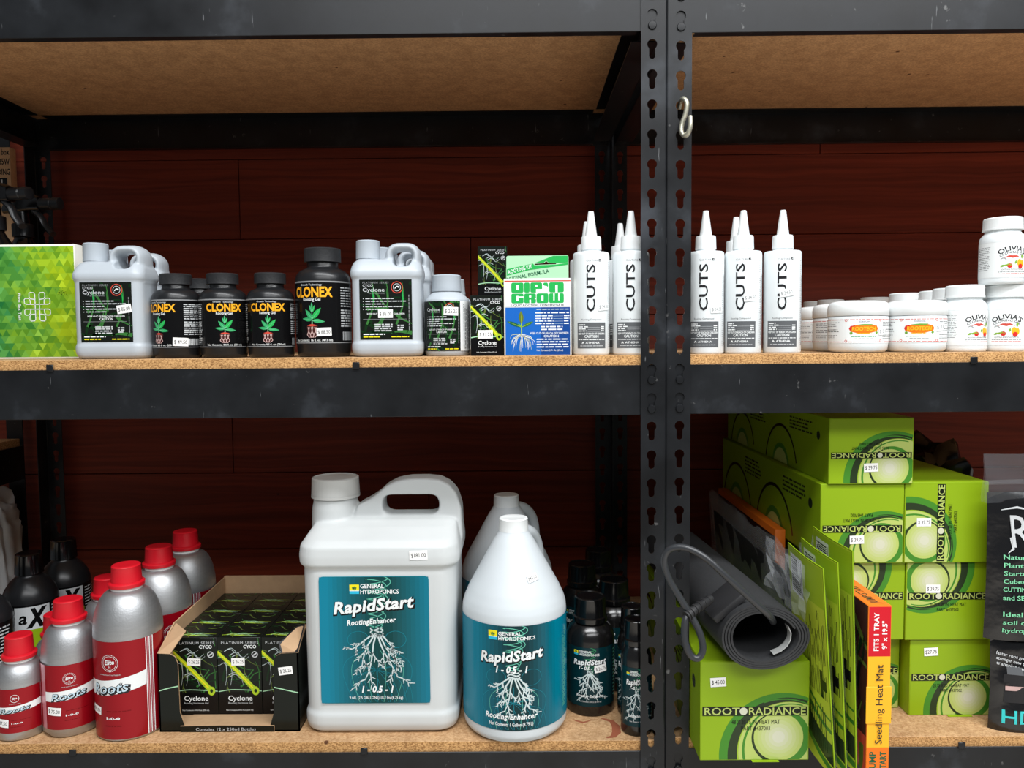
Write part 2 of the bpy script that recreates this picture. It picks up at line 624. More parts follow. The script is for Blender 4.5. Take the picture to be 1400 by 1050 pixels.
def flat(y0, x0=0.0, z0=0.0):
    return lambda u, v, o: (x0 + u, y0 - o, z0 + v)
def leftface(x0, y0, z0=0.0):
    return lambda u, v, o: (x0 - o, y0 - u, z0 + v)
def topface(z0, x0=0.0, y0=0.0):
    return lambda u, v, o: (x0 + u, y0 + v, z0 + o)
def wrap(Rr, rot=0.0, z0=0.0, xc=0.0, yc=0.0):
    return lambda u, v, o: (xc + math.sin(u / Rr + rot) * (Rr + o), yc - math.cos(u / Rr + rot) * (Rr + o), z0 + v)

def sticker(parent, mp, u, v, t, rot=0.0, wd=0.0205, h=0.0118, du=None, base=0.0009, faint=False, single=True):
    P = Print()
    ca, sa = math.cos(rot), math.sin(rot)
    P.tf = lambda a, b: (u + a * ca - b * sa, v + a * sa + b * ca)
    P.rect(-wd / 2, -h / 2, wd / 2, h / 2, 'sticker' if not faint else 'white', 0)
    P.text(t, 0, -h * 0.22, h * 0.42, 'charcoal' if not faint else 'midgrey', 1, width=wd * 0.82, bold=0.004)
    o = P.put('price_sticker', parent, mp, du=du, base=base)
    if single: o['single'] = 1
    return o
# ================================================================== the place: floor, plank wall
o = obj('floor', BX(-3.5, 4.0, -4.0, 0.7, -0.05, 0.0), 'concrete_floor', smooth=0)
tag(o, kind='structure')

wall = bpy.data.objects.new('wall_back', None); col.objects.link(wall); tag(wall, kind='structure')
WY = 0.645
obj('backing', BX(-2.3, 2.5, WY + 0.021, WY + 0.03, 0.0, 2.3), 'red_plank', wall, smooth=0)
seams = [1.649 + 0.173 * k for k in range(-10, 4)]
joints = {0: [-1.4, 0.62], 1: [-2.0, 0.5], 2: [-0.9, 1.2], 3: [0.3], 4: [-1.2, 0.9], 5: [-0.2], 6: [-0.638, 1.5], 7: [0.75], 8: [-0.1], 9: [-0.607, 1.6], 10: [0.665, -1.2], 11: [0.0], 12: [-0.7]}
for i in range(13):
    xs = [-2.2] + sorted(j for j in joints[i] if -2.2 < j < 2.4) + [2.4]
    for a, b in zip(xs, xs[1:]):
        dy = random.uniform(-0.0012, 0.0012)
        obj('plank', BX(a + 0.0008, b - 0.0008, WY + dy, WY + 0.02, seams[i] + 0.0008, seams[i + 1] - 0.0008, bev=0.0008, seg=1), 'red_plank', wall, smooth=0)

# ================================================================== shelving racks
ZT, ZM, ZB = 1.746, 1.2275, 0.679          # tops of the three shelf boards
BH = 0.069
beam_tops = [b - 0.014 for b in (ZT, ZM, ZB)]
HP = 0.03974
hole_tops = [1.6518 - HP * n for n in range(-12, 41)]

def keyhole(cx, top, n=10):
    rb, rs, H = 0.0068, 0.0042, 0.0262
    cb, cs = top - rb, top - H + rs
    a0 = math.asin(rs / rb)
    pts = []
    for k in range(n + 1):       # big circle, from lower right over the top to lower left
        a = -PI / 2 + a0 + (2 * PI - 2 * a0) * k / n
        pts.append((cx + rb * math.cos(a), cb + rb * math.sin(a)))
    for k in range(7):
        a = PI + PI * k / 6
        pts.append((cx + rs * math.cos(a), cs + rs * math.sin(a)))
    return pts

def post_mesh(x0, x1, corner, yf, yside):
    # angle post: flange in the x,z plane with keyholes, second flange running back (or forward)
    z0, z1 = 0.0, 2.05
    cx = (x0 + x1) / 2 + (-0.001 if corner > 0 else 0.001)
    bm = bmesh.new()
    T = 0.0018
    tops = [t for t in hole_tops if z0 + 0.04 < t < z1 - 0.02]
    ybk = yf + T if yside > yf else yf - T
    prev = z1
    edges_in = []
    for t in tops:
        zc0 = t - HP + 0.0068
        kh = keyhole(cx, t)
        outer = [(x0, prev), (x0, zc0), (x1, zc0), (x1, prev)]
        vo = [bm.verts.new((x, yf, z)) for x, z in outer]
        vi = [bm.verts.new((x, yf, z)) for x, z in kh]
        es = [bm.edges.new((vo[i], vo[(i + 1) % 4])) for i in range(4)] + [bm.edges.new((vi[i], vi[(i + 1) % len(vi)])) for i in range(len(vi))]
        bmesh.ops.triangle_fill(bm, edges=es, use_beauty=True, use_dissolve=False)
        # hole wall
        vb = [bm.verts.new((x, ybk, z)) for x, z in kh]
        for i in range(len(vi)):
            j = (i + 1) % len(vi)
            bm.faces.new((vi[i], vi[j], vb[j], vb[i])).material_index = 1
        # rear skin
        vo2 = [bm.verts.new((x, ybk, z)) for x, z in outer]
        es = [bm.edges.new((vo2[i], vo2[(i + 1) % 4])) for i in range(4)] + [bm.edges.get((vb[i], vb[(i + 1) % len(vb)])) for i in range(len(vb))]
        bmesh.ops.triangle_fill(bm, edges=es, use_beauty=True, use_dissolve=False)
        prev = zc0
    # rounded bend and free edge, then the second flange
    s = 1 if corner > 0 else -1
    xc = x1 if corner > 0 else x0
    dirn = 1 if yside > yf else -1
    prof = [(xc, yf)]
    for k in range(1, 5):
        a = PI / 2 * k / 4
        prof.append((xc + s * 0.003 * math.sin(a), yf + dirn * 0.003 * (1 - math.cos(a))))
    prof.append((xc + s * 0.003, yside))
    back = [(xc + s * (0.003 - T), yside), (xc + s * (0.003 - T), yf + dirn * 0.003), (xc, ybk)]
    pp = prof + back
    a = [bm.verts.new((x, y, z0)) for x, y in pp]
    b = [bm.verts.new((x, y, z1)) for x, y in pp]
    for i in range(len(pp)):
        j = (i + 1) % len(pp)
        bm.faces.new((a[i], a[j], b[j], b[i]))
    xe = x0 if corner > 0 else x1
    v = [bm.verts.new(p) for p in ((xe, yf, z0), (xe, yf, z1), (xe, ybk, z1), (xe, ybk, z0))]
    bm.faces.new(v)
    bmesh.ops.recalc_face_normals(bm, faces=bm.faces[:])
    return bm

def beam_bm(x0, x1, y, d, ztop):
    # front (d=+1) or rear (d=-1) beam: face plate, ledge for the board, lower return lip
    bm = bmesh.new()
    ys = sorted
    a, b = ys((y, y + d * 0.0018))
    box(bm, x0, x1, a, b, ztop - BH, ztop, bev=0.0006, seg=1)
    a, b = ys((y + d * 0.001, y + d * 0.032))
    box(bm, x0 + 0.035, x1 - 0.035, a, b, ztop - 0.0038, ztop - 0.0022)
    a, b = ys((y + d * 0.001, y + d * 0.014))
    box(bm, x0 + 0.035, x1 - 0.035, a, b, ztop - BH, ztop - BH + 0.0016)
    return bm

def side_beam_bm(xw, d, y0, y1, ztop):
    bm = bmesh.new()
    a, b = sorted((xw, xw + d * 0.0018))
    box(bm, a, b, y0, y1, ztop - BH, ztop, bev=0.0005, seg=1)
    a, b = sorted((xw, xw + d * 0.030))
    box(bm, a, b, y0 + 0.035, y1 - 0.035, ztop - 0.0038, ztop - 0.0022)
    a, b = sorted((xw, xw + d * 0.036))
    box(bm, a, b, y0 + 0.035, y1 - 0.035, ztop - BH, ztop - BH + 0.0016)
    return bm

def rivet(parent, x, y, z):
    bm = LA([(0, 0), (0.0058, 0), (0.0058, 0.0012), (0.005, 0.0022), (0, 0.0025)], 16)
    for v in bm.verts:
        v.co = Vector((x + v.co.x, y - v.co.z, z + v.co.y))
    o = obj('rivet', bm, 'rack_steel', parent)
    return o

DEP = 0.612
def rack(xl, xr, yo, label, holes_used, clips):
    fl = 0.0319
    rk = thing('shelving_rack', label, 'shelving', (0, yo, 0), group=None)
    for xa, xb, c in ((xl + 0.003, xl + 0.003 + fl, -1), (xr - 0.003 - fl, xr - 0.003, 1)):
        obj('post', post_mesh(xa, xb, c, -0.002, 0.036), ['rack_steel', 'steel_edge'], rk, smooth=30)
        obj('post', post_mesh(xa, xb, c, DEP + 0.002, DEP - 0.034), ['rack_steel', 'steel_edge'], rk, smooth=30)
    for zi, zt in enumerate(beam_tops):
        f = obj('beam', beam_bm(xl + 0.005, xr - 0.005, 0.0004, 1, zt), 'rack_steel', rk, smooth=0)
        obj('beam', beam_bm(xl + 0.005, xr - 0.005, DEP - 0.0004, -1, zt), 'rack_steel', rk, smooth=0)
        obj('side_beam', side_beam_bm(xl + 0.006, 1, 0.004, DEP - 0.004, zt), 'rack_steel', rk, smooth=0)
        obj('side_beam', side_beam_bm(xr - 0.006, -1, 0.004, DEP - 0.004, zt), 'rack_steel', rk, smooth=0)
        for t in hole_tops:
            zr = t - 0.0220
            if zt - BH < zr < zt - 0.008:
                rivet(f, xl + 0.003 + fl / 2 + 0.001, -0.002, zr)
                rivet(f, xr - 0.003 - fl / 2 - 0.001, -0.002, zr)
        for cxp in clips[zi]:
            obj('board_clip', BX(cxp - 0.005, cxp + 0.005, -0.0024, -0.0002, zt - 0.002, zt + 0.0075, bev=0.0008, seg=1), 'rack_steel', f)
    return rk

rack(-1.036, 0.2054, 0.0, 'black steel boltless shelving rack forming the left bay', None,
     [[-0.3], [xat(69, 0, 1.2135), xat(487, 0, 1.2135)], [xat(100, 0, 0.665), xat(498, 0, 0.665)]])
rack(0.2056, 1.447, 0.007, 'black steel boltless shelving rack forming the right bay', None,
     [[0.6], [xat(1335, 0, 1.2135)], [xat(1318, 0, 0.665)]])

def board(xl, xr, yo, ztop, label, under):
    bm = BX(xl, xr, 0.0035 + yo, DEP - 0.0035 + yo, ztop - 0.016, ztop, bev=0.0006, seg=1)
    for f in bm.faces:
        n = f.normal
        f.material_index = 0 if n.z > 0.7 else (2 if n.z < -0.7 else 1)
    o = obj('shelf_board', bm, ['particle_board', 'particle_board_edge', 'particle_board_underside'], smooth=0)
    tag(o, label, 'shelf board')
    return o
for xl, xr, yo, side in ((-1.024, 0.1935, 0.0, 'left'), (0.2175, 1.435, 0.007, 'right')):
    for z, n in ((ZT, 'top'), (ZM, 'middle'), (ZB, 'lowest visible')):
        b_ = board(xl, xr, yo, z, {'top': 'raw particle board overhead in the %s bay, seen from below', 'middle': 'raw particle board carrying the middle row of products, %s bay',
                              'lowest visible': 'raw particle board under the lowest row of products, %s bay'}[n] % side, 0)
        if n == 'lowest visible' and side == 'left':
            # old rust-brown spill stain on the lower board
            mat('stain', (150, 84, 58), 0.6)
            P = Print()
            s1 = [at(px, py, 0) for px, py in ()]
            def g(px, py):
                d = ray(px, py); p = CAM + d * ((ZB - CAM.z) / d.z); return (p.x, p.y)
            P.stroke([g(*q) for q in ((822, 982), (836, 986), (842, 993), (843, 1001), (838, 1007), (829, 1009))], [0.002, 0.008, 0.012, 0.013, 0.008, 0.002], 'stain', 0)
            P.stroke([g(*q) for q in ((783, 984), (797, 988), (808, 985))], [0.002, 0.005, 0.001], 'stain', 0)
            P.put('spill_stain', b_, lambda u, v, o: (u, v, ZB + 0.0001 + o * 0.2))

# S-hook hanging in a keyhole of the right bay's post
hx = 0.2272
hk = spline([(hx - 0.001, 0.012, 1.566), (hx, 0.006, 1.5725), (hx + 0.001, -0.006, 1.5735), (hx + 0.0045, -0.011, 1.566), (hx + 0.003, -0.010, 1.552), (hx - 0.001, -0.008, 1.540), (hx - 0.002, -0.009, 1.529),
             (hx + 0.001, -0.013, 1.5225), (hx + 0.005, -0.018, 1.5245), (hx + 0.0075, -0.020, 1.534), (hx + 0.0075, -0.019, 1.5465)], 6)
o = obj('s_hook', tube(bmesh.new(), hk, 0.0033, 10), 'zinc', loc=(0, 0.007, 0))
tag(o, 'dull galvanised S-hook hanging in a keyhole of the double post', 'hook')
# ================================================================== printed artwork shared by several products
def root_tree(P, cx, top, wd, h, m, l=2, seed=3, w0=0.0022):
    # coral-like white roots hanging from a braided neck
    rnd = random.Random(seed)
    def branch(x, y, a, ln, w_, depth):
        n = 5
        pts = [(x, y)]
        side = rnd.choice((-1, 1))
        for i in range(n):
            a += rnd.uniform(-0.22, 0.22) - 0.06 * a
            x += math.sin(a) * ln / n; y -= math.cos(a) * ln / n
            pts.append((x, y))
            if depth < 2 and i >= 1:
                side = -side
                branch(x, y, a + side * rnd.uniform(0.55, 0.9), ln * (0.30 if depth == 0 else 0.36), w_ * 0.8, depth + 1)
        P.stroke(pts, [w_ * (1 - 0.09 * i) for i in range(n + 1)], m, l)
    for k in range(3):
        ph = k * 2.1
        pts = [(cx + 0.13 * wd * math.sin(ph + t * 0.9), top - h * 0.16 * t / 6) for t in range(7)]
        P.curve(pts, w0 * 0.55, m, l, per=3)
    for a, ln in ((-0.95, 0.42), (-0.55, 0.58), (-0.16, 0.80), (0.16, 0.80), (0.55, 0.58), (0.95, 0.42)):
        branch(cx + a * wd * 0.10, top - h * 0.12, a, h * ln, w0, 0)

def swirl(P, cx, y0, y1, wd, m, l=1, w_=0.0012, turns=3.0, taper=0.5, n=60, ph=0.0):
    pts = []
    for i in range(n):
        t = i / (n - 1)
        a = ph + turns * 2 * PI * t
        r = wd * (1 - taper * t)
        pts.append((cx + r * math.sin(a), y0 + (y1 - y0) * t + r * 0.22 * math.cos(a)))
    P.stroke(pts, [w_ * (1 - 0.3 * i / n) for i in range(n)], m, l)

def scribble_bg(P, w_, h, n, cols, l, seed, wd=0.0012):
    rnd = random.Random(seed)
    for i in range(n):
        x, y = rnd.uniform(0, w_), rnd.uniform(0, h)
        a = rnd.uniform(0, 2 * PI)
        pts = [(x, y)]
        for k in range(3):
            a += rnd.uniform(-0.7, 0.7)
            x += math.cos(a) * h * 0.12; y += math.sin(a) * h * 0.12
            pts.append((x, y))
        P.curve(pts, (wd * rnd.uniform(0.5, 2.2), wd * 0.3), rnd.choice(cols), l, per=3)

def carton_art(w_, h, big=True):
    # front of the rooting hormone carton: dark ground, tangled roots, lime cutting, white rule, lower black panel
    P = Print()
    P.rect(0, 0, w_, h, 'cyblack', 0)
    scribble_bg(P, w_, h, 26, ['forest2', 'forest', 'forest2', 'olive'], 1, 5, 0.0016)
    rnd = random.Random(9)
    for i in range(9):
        y = h * rnd.uniform(0.45, 0.88)
        x = w_ * rnd.uniform(0.15, 0.55)
        s_ = 1 if i % 3 else -1
        P.curve([(x, y), (x + s_ * w_ * 0.14, y + h * 0.03), (x + s_ * w_ * 0.28, y - h * rnd.uniform(0.0, 0.05)), (x + s_ * w_ * 0.4, y + h * 0.01)], (0.0009, 0.0003), 'pale', 2, per=4)
    for x in (0.18, 0.3, 0.5):
        P.curve([(w_ * x, h * (0.78 - x * 0.4)), (w_ * (x + 0.02), h * 0.52), (w_ * (x - 0.02 + 0.1 * (x > 0.4)), h * 0.38)], (0.0009, 0.0003), 'pale', 2)
    P.rect(0, 0, w_, h * 0.29, 'black', 3)
    P.curve([(0, h * 0.30), (w_ * 0.3, h * 0.325), (w_ * 0.7, h * 0.318), (w_, h * 0.305)], 0.0013, 'palegreen', 4)
    # lime cutting
    a, b = (-0.01 * w_, h * 0.82), (w_ * 0.86, h * 0.31)
    P.stroke([a, ((a[0] + b[0]) / 2, (a[1] + b[1]) / 2 + h * 0.012), b], [w_ * 0.075, w_ * 0.1, w_ * 0.12], 'limetube', 5)
    P.stroke([(a[0], a[1] + h * 0.008), b], [w_ * 0.02, w_ * 0.03], 'yellow', 6)
    for i in range(9):
        t = (i + 0.5) / 9
        x, y = a[0] + (b[0] - a[0]) * t, a[1] + (b[1] - a[1]) * t
        P.stroke([(x - w_ * 0.05, y - h * 0.03), (x, y)], [0.0002, 0.0012], 'limetube', 5)
    P.ring(b[0], b[1], w_ * 0.035, w_ * 0.085, 'limetube', 7, 18, ry=1.25)
    P.circle(b[0], b[1], w_ * 0.035, 'forest', 7, 14, ry=w_ * 0.044)
    P.text('PLATINUM SERIES', w_ * 0.95, h * 0.92, h * 0.032, 'lightgrey', 8, 'r', width=w_ * 0.86, space=1.2)
    P.text('CYCO', w_ * 0.9, h * 0.865, h * 0.042, 'white', 8, 'r', width=w_ * 0.3, bold=0.02)
    P.ring(w_ * 0.86, h * 0.785, w_ * 0.055, w_ * 0.075, 'lightgrey', 8, 16)
    P.stroke([(w_ * 0.82, h * 0.77), (w_ * 0.9, h * 0.80)], w_ * 0.03, 'lightgrey', 8)
    P.text('Cyclone', w_ * 0.5, h * 0.185, h * 0.062, 'white', 8, width=w_ * 0.56, bold=0.012)
    P.text('Rooting Hormone Gel', w_ * 0.5, h * 0.142, h * 0.022, 'lightgrey', 8, width=w_ * 0.56)
    P.text('Net Contents: 8.45 fl oz (250 ml)' if big else 'Net Contents: 2.5 fl oz (75 ml)', w_ * 0.48, h * 0.05, h * 0.017, 'white', 8, width=w_ * 0.62)
    return P

def cyclone_label(w_, h, seed=2, small=False):
    P = Print()
    P.rect(0, 0, w_, h, 'cyblack', 0)
    scribble_bg(P, w_, h, 20, ['forest', 'forest', 'forest2'], 1, seed, 0.003)
    for x in (0.25, 0.52, 0.82):
        P.curve([(w_ * x, h * 0.95), (w_ * (x + 0.03), h * 0.7), (w_ * (x - 0.03), h * 0.45), (w_ * (x - 0.12), h * 0.25)], (0.0008, 0.003), 'forest2', 2)
        P.curve([(w_ * x, h * 0.85), (w_ * (x + 0.02), h * 0.62)], (0.0004, 0.0024), 'green' if x != 0.52 else 'forest2', 2)
    if not small:
        P.text('PLATINUM SERIES', w_ * 0.06, h * 0.935, h * 0.032, 'midgrey', 4, 'l', width=w_ * 0.5, space=1.2)
        P.text('CYCO', w_ * 0.06, h * 0.885, h * 0.036, 'lightgrey', 4, 'l', width=w_ * 0.2, bold=0.015)
    P.text('Cyclone', w_ * 0.06, h * 0.80, h * 0.062, 'lightgrey', 4, 'l', width=w_ * 0.42, bold=0.01)
    P.text('ROOTING HORMONE', w_ * 0.2, h * 0.762, h * 0.02, 'midgrey', 4, 'l', width=w_ * 0.28)
    P.ring(w_ * 0.72, h * 0.87, w_ * 0.10, w_ * 0.115, 'brickred', 4, 20)
    P.ring(w_ * 0.72, h * 0.87, w_ * 0.065, w_ * 0.075, 'lightgrey', 4, 20)
    P.curve([(w_ * 0.68, h * 0.85), (w_ * 0.72, h * 0.885), (w_ * 0.76, h * 0.87)], (0.001, 0.002), 'white', 5, per=3)
    ws = (0.55, 0.78, 0.36, 0.72, 0.4)
    for i, q in enumerate(ws):
        y = h * (0.675 - i * 0.045)
        P.circle(w_ * 0.07, y + h * 0.008, h * 0.007, 'white', 4, 8)
        P.lines(w_ * 0.11, y, w_ * q, 1, h * 0.03, 'lightgrey', 4, th=0.55, rag=0.0, seed=i)
    P.text('KEEP OUT OF REACH OF CHILDREN', w_ * 0.5, h * 0.415, h * 0.026, 'white', 4, width=w_ * 0.72, bold=0.01)
    P.text('CAUTION', w_ * 0.5, h * 0.36, h * 0.042, 'white', 4, width=w_ * 0.26, bold=0.015)
    P.rect(w_ * 0.06, h * 0.335, w_ * 0.9, h * 0.34, 'midgrey', 4)
    P.lines(w_ * 0.28, h * 0.24, w_ * 0.38, 4, h * 0.035, 'lightgrey', 4, th=0.55, seed=8, rag=0.4)
    P.lines(w_ * 0.72, h * 0.22, w_ * 0.14, 3, h * 0.035, 'lightgrey', 4, th=0.6, seed=4)
    P.lines(w_ * 0.06, h * 0.075, w_ * 0.42, 1, h * 0.034, 'white', 4, th=0.6, rag=0)
    P.lines(w_ * 0.06, h * 0.032, w_ * 0.32, 1, h * 0.03, 'yellow', 4, th=0.6, rag=0)
    P.lines(w_ * 0.60, h * 0.032, w_ * 0.34, 1, h * 0.03, 'yellow', 4, th=0.6, rag=0, seed=5)
    P.lines(h * 0.15, w_ * 0.94, h * 0.75, 1, w_ * 0.03, 'midgrey', 4, vertical=True, seed=6)
    return P

def clonex_art(S=1.0, vol='8.5 fl. oz. (250 ml)'):
    # u=0 is the label's middle, v from the label's foot; numbers in metres for the small bottle
    P = Print()
    k = S
    P.rect(-0.105 * k, 0, 0.105 * k, 0.0684 * k, 'black', 0)
    P.rect(-0.105 * k, 0, 0.105 * k, 0.0010 * k, 'midgrey', 1)
    P.rect(-0.105 * k, 0.0668 * k, 0.105 * k, 0.0684 * k, 'midgrey', 1)
    P.text('Growth Technology', -0.001 * k, 0.0632 * k, 0.0021 * k, 'lightgrey', 2, width=0.028 * k, bold=0.01)
    P.text('CLONEX', 0.0, 0.0510 * k, 0.0104 * k, 'orange', 2, width=0.051 * k, bold=0.035)
    P.text('Rooting Gel', 0.0, 0.0465 * k, 0.0034 * k, 'white', 2, width=0.022 * k, bold=0.015)
    # seedling with root plug
    def leaf(x, y, a, ln, wd, m):
        ca, sa = math.cos(a), math.sin(a)
        pts = []
        for t in (0, 0.2, 0.45, 0.7, 0.9, 1.0):
            pts.append((t * ln, wd * math.sin(PI * t ** 0.8)))
        pts += [(t * ln, -wd * math.sin(PI * t ** 0.8)) for t in (0.9, 0.7, 0.45, 0.2)]
        P.add([(x + p * ca - q * sa, y + p * sa + q * ca) for p, q in pts], m, 3)
        P.stroke([(x, y), (x + ln * ca * 0.95, y + ln * sa * 0.95)], [0.0005 * k, 0.0001], 'paleleaf', 4)
    bx, by = 0.0005 * k, 0.0205 * k
    for a, ln, wd, m, dy in ((2.25, 0.014, 0.0026, 'leaf', 6), (0.85, 0.0165, 0.0030, 'green', 6), (3.02, 0.0135, 0.0021, 'leaf', 5.0), (-0.1, 0.0155, 0.0023, 'leaf', 4.6),
                             (1.95, 0.0085, 0.0016, 'leaf', 13.5), (1.15, 0.0085, 0.0016, 'green', 13.5), (1.6, 0.0065, 0.0012, 'leaf', 18)):
        leaf(bx, by + dy * 0.001 * k, a, ln * k, wd * k, m)
    P.stroke([(bx, by - 0.003 * k), (bx, by + 0.021 * k)], [0.0012 * k, 0.0005 * k], 'paleleaf', 3)
    P.add([(-0.0065 * k, 0.019 * k), (0.0075 * k, 0.019 * k), (0.006 * k, 0.0085 * k), (0.003 * k, 0.006 * k), (-0.003 * k, 0.006 * k), (-0.0055 * k, 0.0085 * k)], 'soil', 3)
    P.add([(-0.006 * k, 0.0195 * k), (0, 0.0213 * k), (0.007 * k, 0.0195 * k), (0, 0.0182 * k)], 'brickred', 4)
    for i in range(6):
        x = (-0.005 + 0.0021 * i) * k
        P.curve([(x, 0.0175 * k), (x + 0.0012 * k * (-1) ** i, 0.0135 * k), (x - 0.001 * k * (-1) ** i, 0.0095 * k), (x * 0.6, 0.0062 * k)], (0.0011 * k, 0.0008 * k), 'rootpink', 5, per=3)
    P.text('Net Contents: ' + vol, 0, 0.0022 * k, 0.0024 * k, 'white', 3, width=0.049 * k, bold=0.01)
    for s_, sd in ((0.036, 3), (-0.062, 4)):
        P.lines(s_ * k, 0.0605 * k, 0.027 * k, 8, 0.0029 * k, 'lightgrey', 3, th=0.5, rag=0.1, seed=sd)
        P.lines(s_ * k, 0.0355 * k, 0.027 * k, 7 if s_ > 0 else 11, 0.0029 * k, 'lightgrey', 3, th=0.5, rag=0.15, seed=sd + 7)
    for i in range(11):
        P.rect((0.0385 + i * 0.0021) * k, 0.003 * k, (0.0395 + i * 0.0021 + (0.0006 if i % 3 else 0)) * k, 0.0125 * k, 'lightgrey', 3)
    return P

# ================================================================== middle shelf, left bay
def mid(px, y, z=0.0):
    return (xat(px, y, ZM + z), y, ZM + z)

# --- green boxed test kit standing on its edge
t = thing('test_kit_box', 'bright green box with a triangle mosaic and white leaf emblem, far left', 'box', mid(108, 0.080))
W_, H_, D_ = 0.182, 0.1695, 0.05
obj('carton', BX(-W_, 0, 0, D_, 0, H_, bev=0.0012), 'card_white', t)
greens = []
for i in range(9):
    f_ = i / 8
    greens.append([(int(52 + 118 * f_ + dv), int(132 + 66 * f_ + dv), int(68 - 38 * f_ + 0.7 * dv)) for dv in (-22, -8, 6, 18, 34)])
for i, gl in enumerate(greens):
    for j, c in enumerate(gl):
        ink('mosaic_%d_%d' % (i, j), tuple(max(0, min(255, v)) for v in c))
P = Print()
rnd = random.Random(21)
th = 0.0103; tw = 0.0119
x0m, x1m, z0m, z1m = -W_ + 0.001, -0.0016, 0.003, H_ - 0.0035
rows = int((z1m - z0m) / th) + 1
for r0 in range(rows):
    y0, y1 = z0m + r0 * th, min(z0m + (r0 + 1) * th, z1m)
    n = int((x1m - x0m) / (tw / 2)) + 3
    for k in range(n):
        xa = x0m - tw + k * tw / 2 + (tw / 4 if r0 % 2 else 0)
        up_ = (k + r0) % 2 == 0
        pts = [(xa, y0), (xa + tw, y0), (xa + tw / 2, y1)] if up_ else [(xa, y1), (xa + tw / 2, y0), (xa + tw, y1)]
        f_ = ((xa + W_) / W_) * 1.05 - 0.12 + 0.12 * math.sin(r0 * 0.9 + xa * 70)
        ii = max(0, min(8, int(f_ * 9 + rnd.uniform(-1.2, 1.2))))
        jj = min(4, max(0, int(rnd.gauss(1.7, 1.0))))
        P.add(pts, 'mosaic_%d_%d' % (ii, jj), 0)
me = P.mesh('mosaic_print', flat(0.0), clip=(x0m, z0m, x1m, z1m))
pr = obj('mosaic_print', me, [], t, smooth=0)
P = Print()
ec, ez = -0.0585, 0.0775
for q in range(4):
    sx, sz = ((1, 1), (-1, 1), (-1, -1), (1, -1))[q]
    L_ = lambda a, b: (ec + sx * a, ez + sz * b)
    P.stroke([L_(0.0032, 0.0), L_(0.0032, 0.0185), L_(0.0048, 0.0208), L_(0.0098, 0.0212), L_(0.0118, 0.0195), L_(0.0118, 0.0145), L_(0.0095, 0.0115), L_(0.0036, 0.0108)], 0.0012, 'white', 1)
    P.stroke([L_(0.0, 0.0036), L_(0.0165, 0.0036), L_(0.0190, 0.0052), L_(0.0192, 0.0105), L_(0.0175, 0.0125), L_(0.0128, 0.0122), L_(0.0105, 0.0095), L_(0.0102, 0.0040)], 0.0012, 'white', 1)
P.text('Plant Sex Test', ec - 0.0285, ez, 0.0042, 'white', 1, width=0.040, rot=-PI / 2, bold=0.01)
rnd = random.Random(4)
for i in range(60):
    x, y = ec + 0.0365 + rnd.gauss(0, 0.0045), ez + 0.0205 + rnd.gauss(0, 0.003)
    P.circle(x, y, 0.00035, 'black', 1, 5)
P.put('emblem', pr, flat(0.0), base=0.0004)

# --- blue-grey one-litre jerrycans
def jerrycan_mesh():
    bm = bmesh.new()
    W2, D2 = 0.101, 0.066
    S = lambda w_, d, r: rrect(w_, d, r, 5)
    loft(bm, [(S(W2 - 0.012, D2 - 0.012, 0.012), 0.0), (S(W2 - 0.003, D2 - 0.003, 0.014), 0.004), (S(W2, D2, 0.014), 0.010), (S(W2, D2, 0.014), 0.0185), (S(W2 - 0.0035, D2 - 0.0035, 0.013), 0.0218),
              (S(W2 - 0.0035, D2 - 0.0035, 0.013), 0.1095), (S(W2 + 0.001, D2 + 0.001, 0.014), 0.1135), (S(W2 + 0.001, D2 + 0.001, 0.014), 0.1200), (S(W2 - 0.002, D2 - 0.008, 0.014), 0.1280),
              (S(W2 - 0.007, D2 - 0.016, 0.014), 0.1340), (S(W2 - 0.016, D2 - 0.026, 0.012), 0.1375), (S(W2 - 0.03, D2 - 0.04, 0.01), 0.1385)])
    # neck
    lathe(bm, [(0, 0.12), (0.0165, 0.12), (0.0160, 0.141), (0, 0.141)], 24, c=(-0.0285, 0))
    # handle loop: rounded square ring, deep in y
    hc, hz = 0.0225, 0.1385
    ring = rrect(0.0385, 0.0345, 0.0125, 6, hc, hz)
    tube(bm, [(x, 0, z) for x, z in ring], 0.0064, 14, closed=True, sy=3.4, up=(0, 1, 0))
    # right shoulder filling under the handle
    loft(bm, [(rrect(0.018, 0.05, 0.008, 4, 0.041, 0), 0.108), (rrect(0.014, 0.034, 0.006, 4, 0.041, 0), 0.131), (rrect(0.010, 0.022, 0.004, 4, 0.040, 0), 0.146)])
    # the opening under the handle is cut clear through the shoulder
    me = remesh(bm, 0.0013, 5)
    tmp = bpy.data.objects.new('tmp', me); col.objects.link(tmp)
    cb = bmesh.new()
    loft(cb, [(rrect(0.0265, 0.0235, 0.0085, 6, hc, hz), -0.06), (rrect(0.0265, 0.0235, 0.0085, 6, hc, hz), 0.06)])
    for v in cb.verts:
        v.co = Vector((v.co.x, v.co.z, v.co.y))
    bmesh.ops.recalc_face_normals(cb, faces=cb.faces[:])
    cm = bpy.data.meshes.new('cut'); cb.to_mesh(cm); cb.free()
    co_ = bpy.data.objects.new('cut', cm); col.objects.link(co_)
    md = tmp.modifiers.new('b', 'BOOLEAN'); md.object = co_; md.operation = 'DIFFERENCE'; md.solver = 'EXACT'
    r = tmp.modifiers.new('r', 'REMESH'); r.mode = 'VOXEL'; r.voxel_size = 0.0013
    s = tmp.modifiers.new('s', 'SMOOTH'); s.factor = 0.5; s.iterations = 4
    out = bpy.data.meshes.new_from_object(tmp.evaluated_get(bpy.context.evaluated_depsgraph_get()))
    out.materials.clear()
    bpy.data.objects.remove(tmp); bpy.data.objects.remove(co_)
    return out

